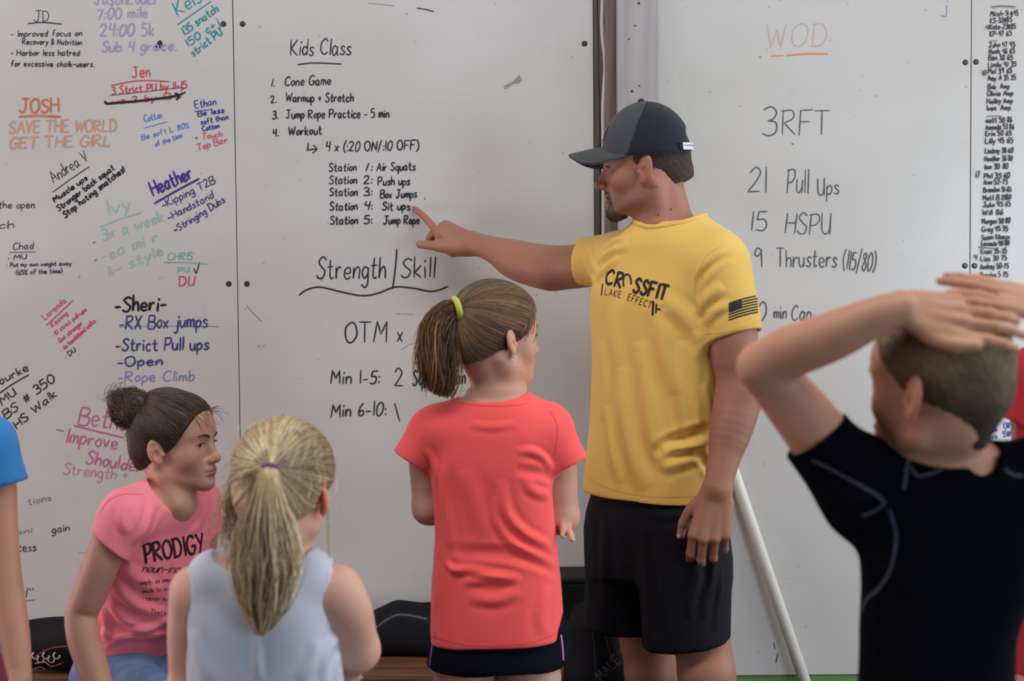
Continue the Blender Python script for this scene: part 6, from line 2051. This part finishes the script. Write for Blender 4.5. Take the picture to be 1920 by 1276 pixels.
# ------------------------------------------------ two children at the edges of the picture
def edge_kid(label, D, pxc, ysh, fwd, shirt_rgb, short_rgb, skin, hair_rgb, arm, cuff, px_half, height, side, hemz, short_z, sleeve_r=.045):
    """a standing child of whom only an arm and a sleeve reach into the frame"""
    q0 = at(pxc, ysh, D)
    base = q0.copy(); base[2] = 0
    T = thing('person', label, 'person', base)
    fwd = nrm(np.asarray(fwd, float)); R = frame(fwd, (0, 0, 1))
    zs = q0[2]
    hd = Head(np.array([q0[0], q0[1], zs + .178]), fwd, size=.90, kid=1)
    org = base.copy()
    tor = [(zs - .62, 0, 0, .122, .082, .088, 2.3), (zs - .5, 0, 0, .124, .084, .088, 2.3), (zs - .32, 0, 0, .114, .078, .078, 2.3), (zs - .12, 0, 0, .125, .084, .082, 2.4), (zs - .02, 0, 0, .122, .070, .072, 2.3), (zs + .03, 0, 0, .085, .052, .056, 2.2), (zs + .06, 0, 0, .055, .044, .046, 2.1)]
    f = Field(.0042)
    hd.build(f)
    f.chain([hd.L(0, -.03, -.035), np.array([q0[0], q0[1], zs + .03])], [.046, .052], .02)
    f.loft(org, R, grown(tor, -.013), .03)
    f.chain(arm, [.037, .036, .031, .031, .028, .020], .02)
    sdn = np.asarray(arm[0]) - np.array([q0[0], q0[1], arm[0][2]])
    f.cap(np.array([q0[0], q0[1], zs]), arm[0], .036, .034, .03)
    w = np.asarray(arm[-1]); d = nrm(w - np.asarray(arm[-2]))
    hand(f, w, d, fwd, .150, [(.25, .35, .3)] * 4, None if side > 0 else ('flip', (.08, .10, -.04), (.25, .245, -.08), (.40, .315, -.09), (.53, .345, -.08)), k=.006)
    # the far arm hangs too
    oth = [2 * np.array([q0[0], q0[1], p[2]]) - np.asarray(p) for p in arm]
    oth = [np.array([o_[0], o_[1], p[2]]) for o_, p in zip(oth, arm)]
    f.chain(oth, [.037, .036, .031, .031, .028, .020], .02)
    f.cap(np.array([q0[0], q0[1], zs]), oth[0], .036, .034, .03)
    hand(f, oth[-1], nrm(oth[-1] - oth[-2]), fwd, .150, [(.25, .35, .3)] * 4, None if side < 0 else ('flip', (.08, .10, -.04), (.25, .245, -.08), (.40, .315, -.09), (.53, .345, -.08)), k=.006)
    lower_body(f, T, base, fwd, D, .075, .062, zs * .34, zs * .56)
    V, F = f.skin(2)
    mesh_obj('body', V, F, skin_mat('kid', .12), T, colors=skin_colors(V, skin, hd))
    hd.eyes(T); hd.brow_lash(T, hair_rgb)
    V, F = hair_cap(hd, .009, [((0, .066, .05), (0, 1, -.42)), ((0, .02, .0), (0, .62, -.80)), ((0, -.05, -.045), (0, .35, -.94))], h=.005)
    V = V + vnormals(V, F) * (vnoise(V * (1, 1, .3), 300, 3) * .0012)[:, None]
    mesh_obj('hair', V, F, vcol_mat('short_hair', .8, .2, 0, .5, 700), T, colors=np.clip(np.array(srgb(*hair_rgb)[:3]) * (1 + .25 * vnoise(V * (1, 1, .3), 300, 3))[:, None], 0, 1))
    f = Field(.0042)
    f.loft(org, R, [t_ for t_ in tor if t_[0] > hemz - .1], .04)
    for a0, cf, oo in ((arm, cuff, False), (oth, None, True)):
        s_ = np.asarray(a0[0], float)
        c_ = np.asarray(cuff[0], float)
        nn = np.asarray(cuff[1], float)
        if oo:
            c_ = np.array([2 * q0[0] - c_[0], 2 * q0[1] - c_[1], c_[2]]); nn = np.array([-nn[0], -nn[1], nn[2]])
        g = Field(.0042)
        g.chain([s_, (s_ + c_) / 2, c_ + nrm(c_ - s_) * .04], [sleeve_r, sleeve_r + .001, sleeve_r + .002], .02)
        g.plane(c_, nn, .002)
        g.cap(c_ - nrm(c_ - s_) * .03, c_ + nrm(c_ - s_) * .06, .036, .040, .004, 's')
        f.group(g, .03)
        f.cap(np.array([q0[0], q0[1], zs - .005]), s_, .045, .043, .03)
    f.ell(np.array([q0[0], q0[1], zs + .055]), (.07, .065, .03), R, .004, 's')
    f.plane((0, 0, hemz), (0, 0, -1), .003)
    V, F = f.skin(2)
    V += vnormals(V, F) * (vnoise(V, 36, 59) * .0016)[:, None]
    mesh_obj('tshirt', V, F, fabric('tshirt_jersey', shirt_rgb, .82, .05, 700, .15), T)
    f = Field(.005)
    f.loft(org, R, [(short_z + .10, 0, 0, .126, .09, .094, 2.3), (hemz - .02, 0, 0, .128, .088, .094, 2.3), (hemz + .04, 0, 0, .118, .08, .086, 2.3)], .02)
    sd = np.array([-fwd[1], fwd[0], 0])
    for q in (-1, 1):
        f.cap(base + sd * q * .068 + (0, 0, short_z + .15), base + sd * q * .072 + (0, 0, short_z - .1), .074, .076, .02)
    f.plane((0, 0, short_z), (0, 0, -1), .003)
    V, F = f.skin(2)
    mesh_obj('shorts', V, F, fabric('shorts_cloth', short_rgb, .8), T)

Db = 2.6
edge_kid('child in a bright blue t-shirt cut off by the picture edge, one bare arm hanging', Db, -128, 800, (.25, 1, 0), (52, 128, 196), (150, 60, 84), (186, 134, 110), (70, 52, 40),
         [at(-22, 828, Db), at(-8, 900, Db), at(2, 1010, Db - .02), at(8, 1080, Db - .03), at(26, 1190, Db - .06), at(38, 1272, Db - .09)],
         (at(3, 908, Db), at(8, 1000, Db) - at(-6, 860, Db) + np.array([.02, 0, -.02])), 100, 1.4, 1, .70, .50, .046)
Dr = 2.4
edge_kid('child in a red t-shirt and red shorts mostly beyond the picture edge behind the boy', Dr, 2036, 690, (-.3, 1, 0), (190, 40, 52), (176, 36, 50), (200, 146, 122), (80, 60, 44),
         [at(1944, 702, Dr), at(1936, 770, Dr), at(1938, 900, Dr + .01), at(1940, 965, Dr + .02), at(1946, 1060, Dr + .05), at(1950, 1150, Dr + .08)],
         (at(1915, 787, Dr), np.array([-.10, 0, -1])), 100, 1.4, -1, .69, .48, .044)
# ------------------------------------------------------------------ bench, bags, pipe
zb = 0.437
T = thing('bench', 'low brown wooden bench along the wall under the whiteboards', 'bench', (-.4, 3.54, 0))
x0, x1 = -1.9, wx(1178, 1230, 3.6)
for i, (y0, y1) in enumerate(((3.40, 3.515), (3.52, 3.635), (3.64, 3.735))):
    b = MB(); b.box(x0, x1, y0, y1, zb - .03, zb); b.build('seat_plank', M_BENCH, T, bevel=.003)
for xl in (x0 + .15, (x0 + x1) / 2, x1 - .15):
    b = MB(); b.box(xl - .03, xl + .03, 3.42, 3.72, 0, zb - .031); b.build('leg', M_BENCH, T, bevel=.003)

# the box the seated girl uses
sx, sy, sz = float(seat_at[0]), float(seat_at[1]), float(seat_at[2]) - .100
T = thing('wooden_box', 'plywood box the girl in the slogan shirt sits on', 'box', (sx, sy, 0))
R_ = Matrix.Rotation(math.radians(-44), 4, 'Z')
def rbox(name, cx, cy, hx, hy, z0, z1, mat, parent):
    b = MB(); b.box(-hx, hx, -hy, hy, z0, z1)
    a = math.radians(46)
    b.v = [(cx + math.cos(a) * x - math.sin(a) * y, cy + math.sin(a) * x + math.cos(a) * y, z) for x, y, z in b.v]
    return b.build(name, mat, parent, bevel=.003)
M_PLY = wood_mat('birch_plywood', (150, 112, 74), (182, 142, 98), (2, 2, 9), .6)
rbox('box_body', sx, sy, .17, .17, 0, sz - .02, M_PLY, T)
rbox('lid', sx, sy, .175, .175, sz - .019, sz, M_PLY, T)

M_NYLON = plain('black_nylon', (11, 11, 15), .7, .2, 0, .35, 260)
def soft_bag(name, label, build, mat=M_NYLON, h=.006, amp=.006, seed=3, straps=()):
    f = Field(h)
    base = build(f)
    T = thing(name, label, 'bag', base)
    V, F = f.skin(3)
    N = vnormals(V, F)
    V = V + N * (vnoise(V, 26, seed) * amp + vnoise(V, 60, seed + 1) * amp * .5)[:, None]
    V[:, 2] = np.maximum(V[:, 2], base[2] + .0005)
    V[:, 1] = np.minimum(V[:, 1], BF - .004)
    o = mesh_obj('bag_body', V, F, mat, T)
    return T, o, bvh(V, F)
def duffel(f):
    d = 3.64
    a, c = at(722, 1180, d), at(840, 1184, d)
    f.cap((a[0], d, zb + .060), (c[0], d, zb + .062), .055, .060, .02)
    f.cap(at(706, 1196, d) + (0, 0, .004), at(748, 1160, d), .036, .034, .03)
    f.cap(at(748, 1158, d), at(850, 1165, d), .026, .030, .04)
    f.cap((a[0] - .03, d - .03, zb + .03), (c[0], d - .03, zb + .03), .03, .03, .03)
    f.plane((0, 0, zb + .001), (0, 0, -1), .004)
    return np.array([(a[0] + c[0]) / 2, d, zb])
T, o, tr = soft_bag('duffel_bag', 'slumped black duffel bag on the bench behind the girl in coral', duffel)
surf_text(tr, [], 'zip', plain('dark_zip', (46, 46, 54), .5), T, .006, strokes=[catmull([(702, 1178), (745, 1152), (800, 1160)], 5)])
# tall black crate-like bag by the post
x0b, x1b = wx(1052, 1100, 3.6), wx(1122, 1100, 3.6)
T = thing('storage_box', 'tall square-topped black box on the bench beside the man in yellow', 'box', ((x0b + x1b) / 2, 3.66, zb))
b = MB(); b.box(x0b, x1b + .06, 3.585, 3.73, zb + .001, wz(1081, 1085, 3.6) - .014); b.build('box_body', M_NYLON, T, bevel=.006)
b = MB(); b.box(x0b - .002, x1b + .062, 3.583, 3.732, wz(1081, 1085, 3.6) - .0135, wz(1081, 1085, 3.6)); b.build('lid', plain('black_lid', (14, 14, 17), .6, .3), T, bevel=.004)
# black jacket draped over the bench front
def jacket(f):
    d = 3.40
    f.cap(at(1120, 1170, d), at(1150, 1300, d - .01), .062, .075, .03)
    f.cap(at(1092, 1150, d + .03), at(1100, 1320, d), .045, .055, .04)
    f.cap(at(1140, 1180, d - .01), at(1166, 1330, d - .02), .030, .035, .03)
    f.cap(at(1110, 1420, d - .02), at(1140, 1610, d - .02), .070, .060, .03)
    f.cap(at(1120, 1270, d), at(1122, 1430, d - .02), .075, .070, .03)
    f.plane((0, 0, 0.002), (0, 0, -1), .004)
    f.plane((0, 3.392, 0), (0, 1, 0), .004)
    q = at(1125, 1300, d)
    return np.array([q[0], 3.38, 0.0])
T, o, tr = soft_bag('backpack', 'black backpack with pale lettering leaning on the bench beside the man in yellow', jacket, plain('black_ripstop', (13, 14, 22), .7, .2, 0, .3, 300), amp=.004, seed=9)
surf_text(tr, [("MALE S", 1128, 1276, 1178, 1226, 19, .25)], 'lettering', plain('grey_lettering', (66, 70, 82), .7), T, .0032, dens=3)
surf_text(tr, [], 'piping', plain('grey_piping', (50, 54, 66), .6), T, .0022, strokes=[catmull([(1104, 1150), (1112, 1190), (1116, 1240), (1118, 1276)], 5), catmull([(1128, 1172), (1140, 1210), (1146, 1240)], 5)])
# patterned bag at the left end of the bench
def pbag(f):
    d = 3.5
    a, c = at(66, 1250, d), at(170, 1250, d)
    f.cap((a[0], d, zb + .065), (c[0], d, zb + .075), .060, .070, .02)
    f.cap(at(92, 1225, d), at(150, 1222, d), .030, .034, .03)
    f.plane((0, 0, zb + .001), (0, 0, -1), .004)
    return np.array([(a[0] + c[0]) / 2, d, zb])
T, o, tr = soft_bag('tote_bag', 'black bag with a white and crimson scroll pattern on the bench by the blue-shirted child', pbag, M_NYLON, amp=.004, seed=12)
MW, MR = plain('white_pattern', (206, 200, 198), .8), plain('crimson_piping', (134, 40, 56), .7)
sc_ = [catmull([(66 + 10 * i + 6 * math.cos(a), 1228 + 7 * (i % 2) + 6 * math.sin(a)) for a in np.linspace(0, 4.2, 8)], 3) for i in range(5)]
surf_text(tr, [], 'pattern', MW, T, .0042, strokes=sc_ + [catmull([(66, 1243), (84, 1240), (96, 1248), (114, 1243)], 4), catmull([(64, 1252), (78, 1250), (90, 1258)], 4)])
surf_text(tr, [], 'piping', MR, T, .0036, strokes=[catmull([(62, 1232), (88, 1217), (118, 1211), (150, 1212)], 5), catmull([(64, 1262), (90, 1252), (120, 1240)], 5)])

# white pipe leaning on the board behind the man
p0, p1 = at(1383, 905, BF - .018), at(1509, 1276, 3.70)
dr = (p1 - p0) / (p1[2] - p0[2])
foot = p1 + dr * (0.012 - p1[2]); foot[2] = .010
foot[1] = min(foot[1], 3.70)
top = p0 - (p1 - p0) * .25; top[1] = BF - .0175
T = thing('pole', 'long white plastic pipe leaning against the whiteboard behind the man', 'pole', (foot[0], foot[1], 0))
M_PVC = plain('white_pvc', (214, 210, 200), .42, .5)
b = MB(); b.tube([top, p0, foot], .0155, 20); b.build('pipe', M_PVC, T, smooth=True)
e = nrm(top - p0)
b = MB(); b.tube([top - e * .004, top + e * .012], .0162, 20); b.build('end_cap', M_PVC, T, smooth=False)
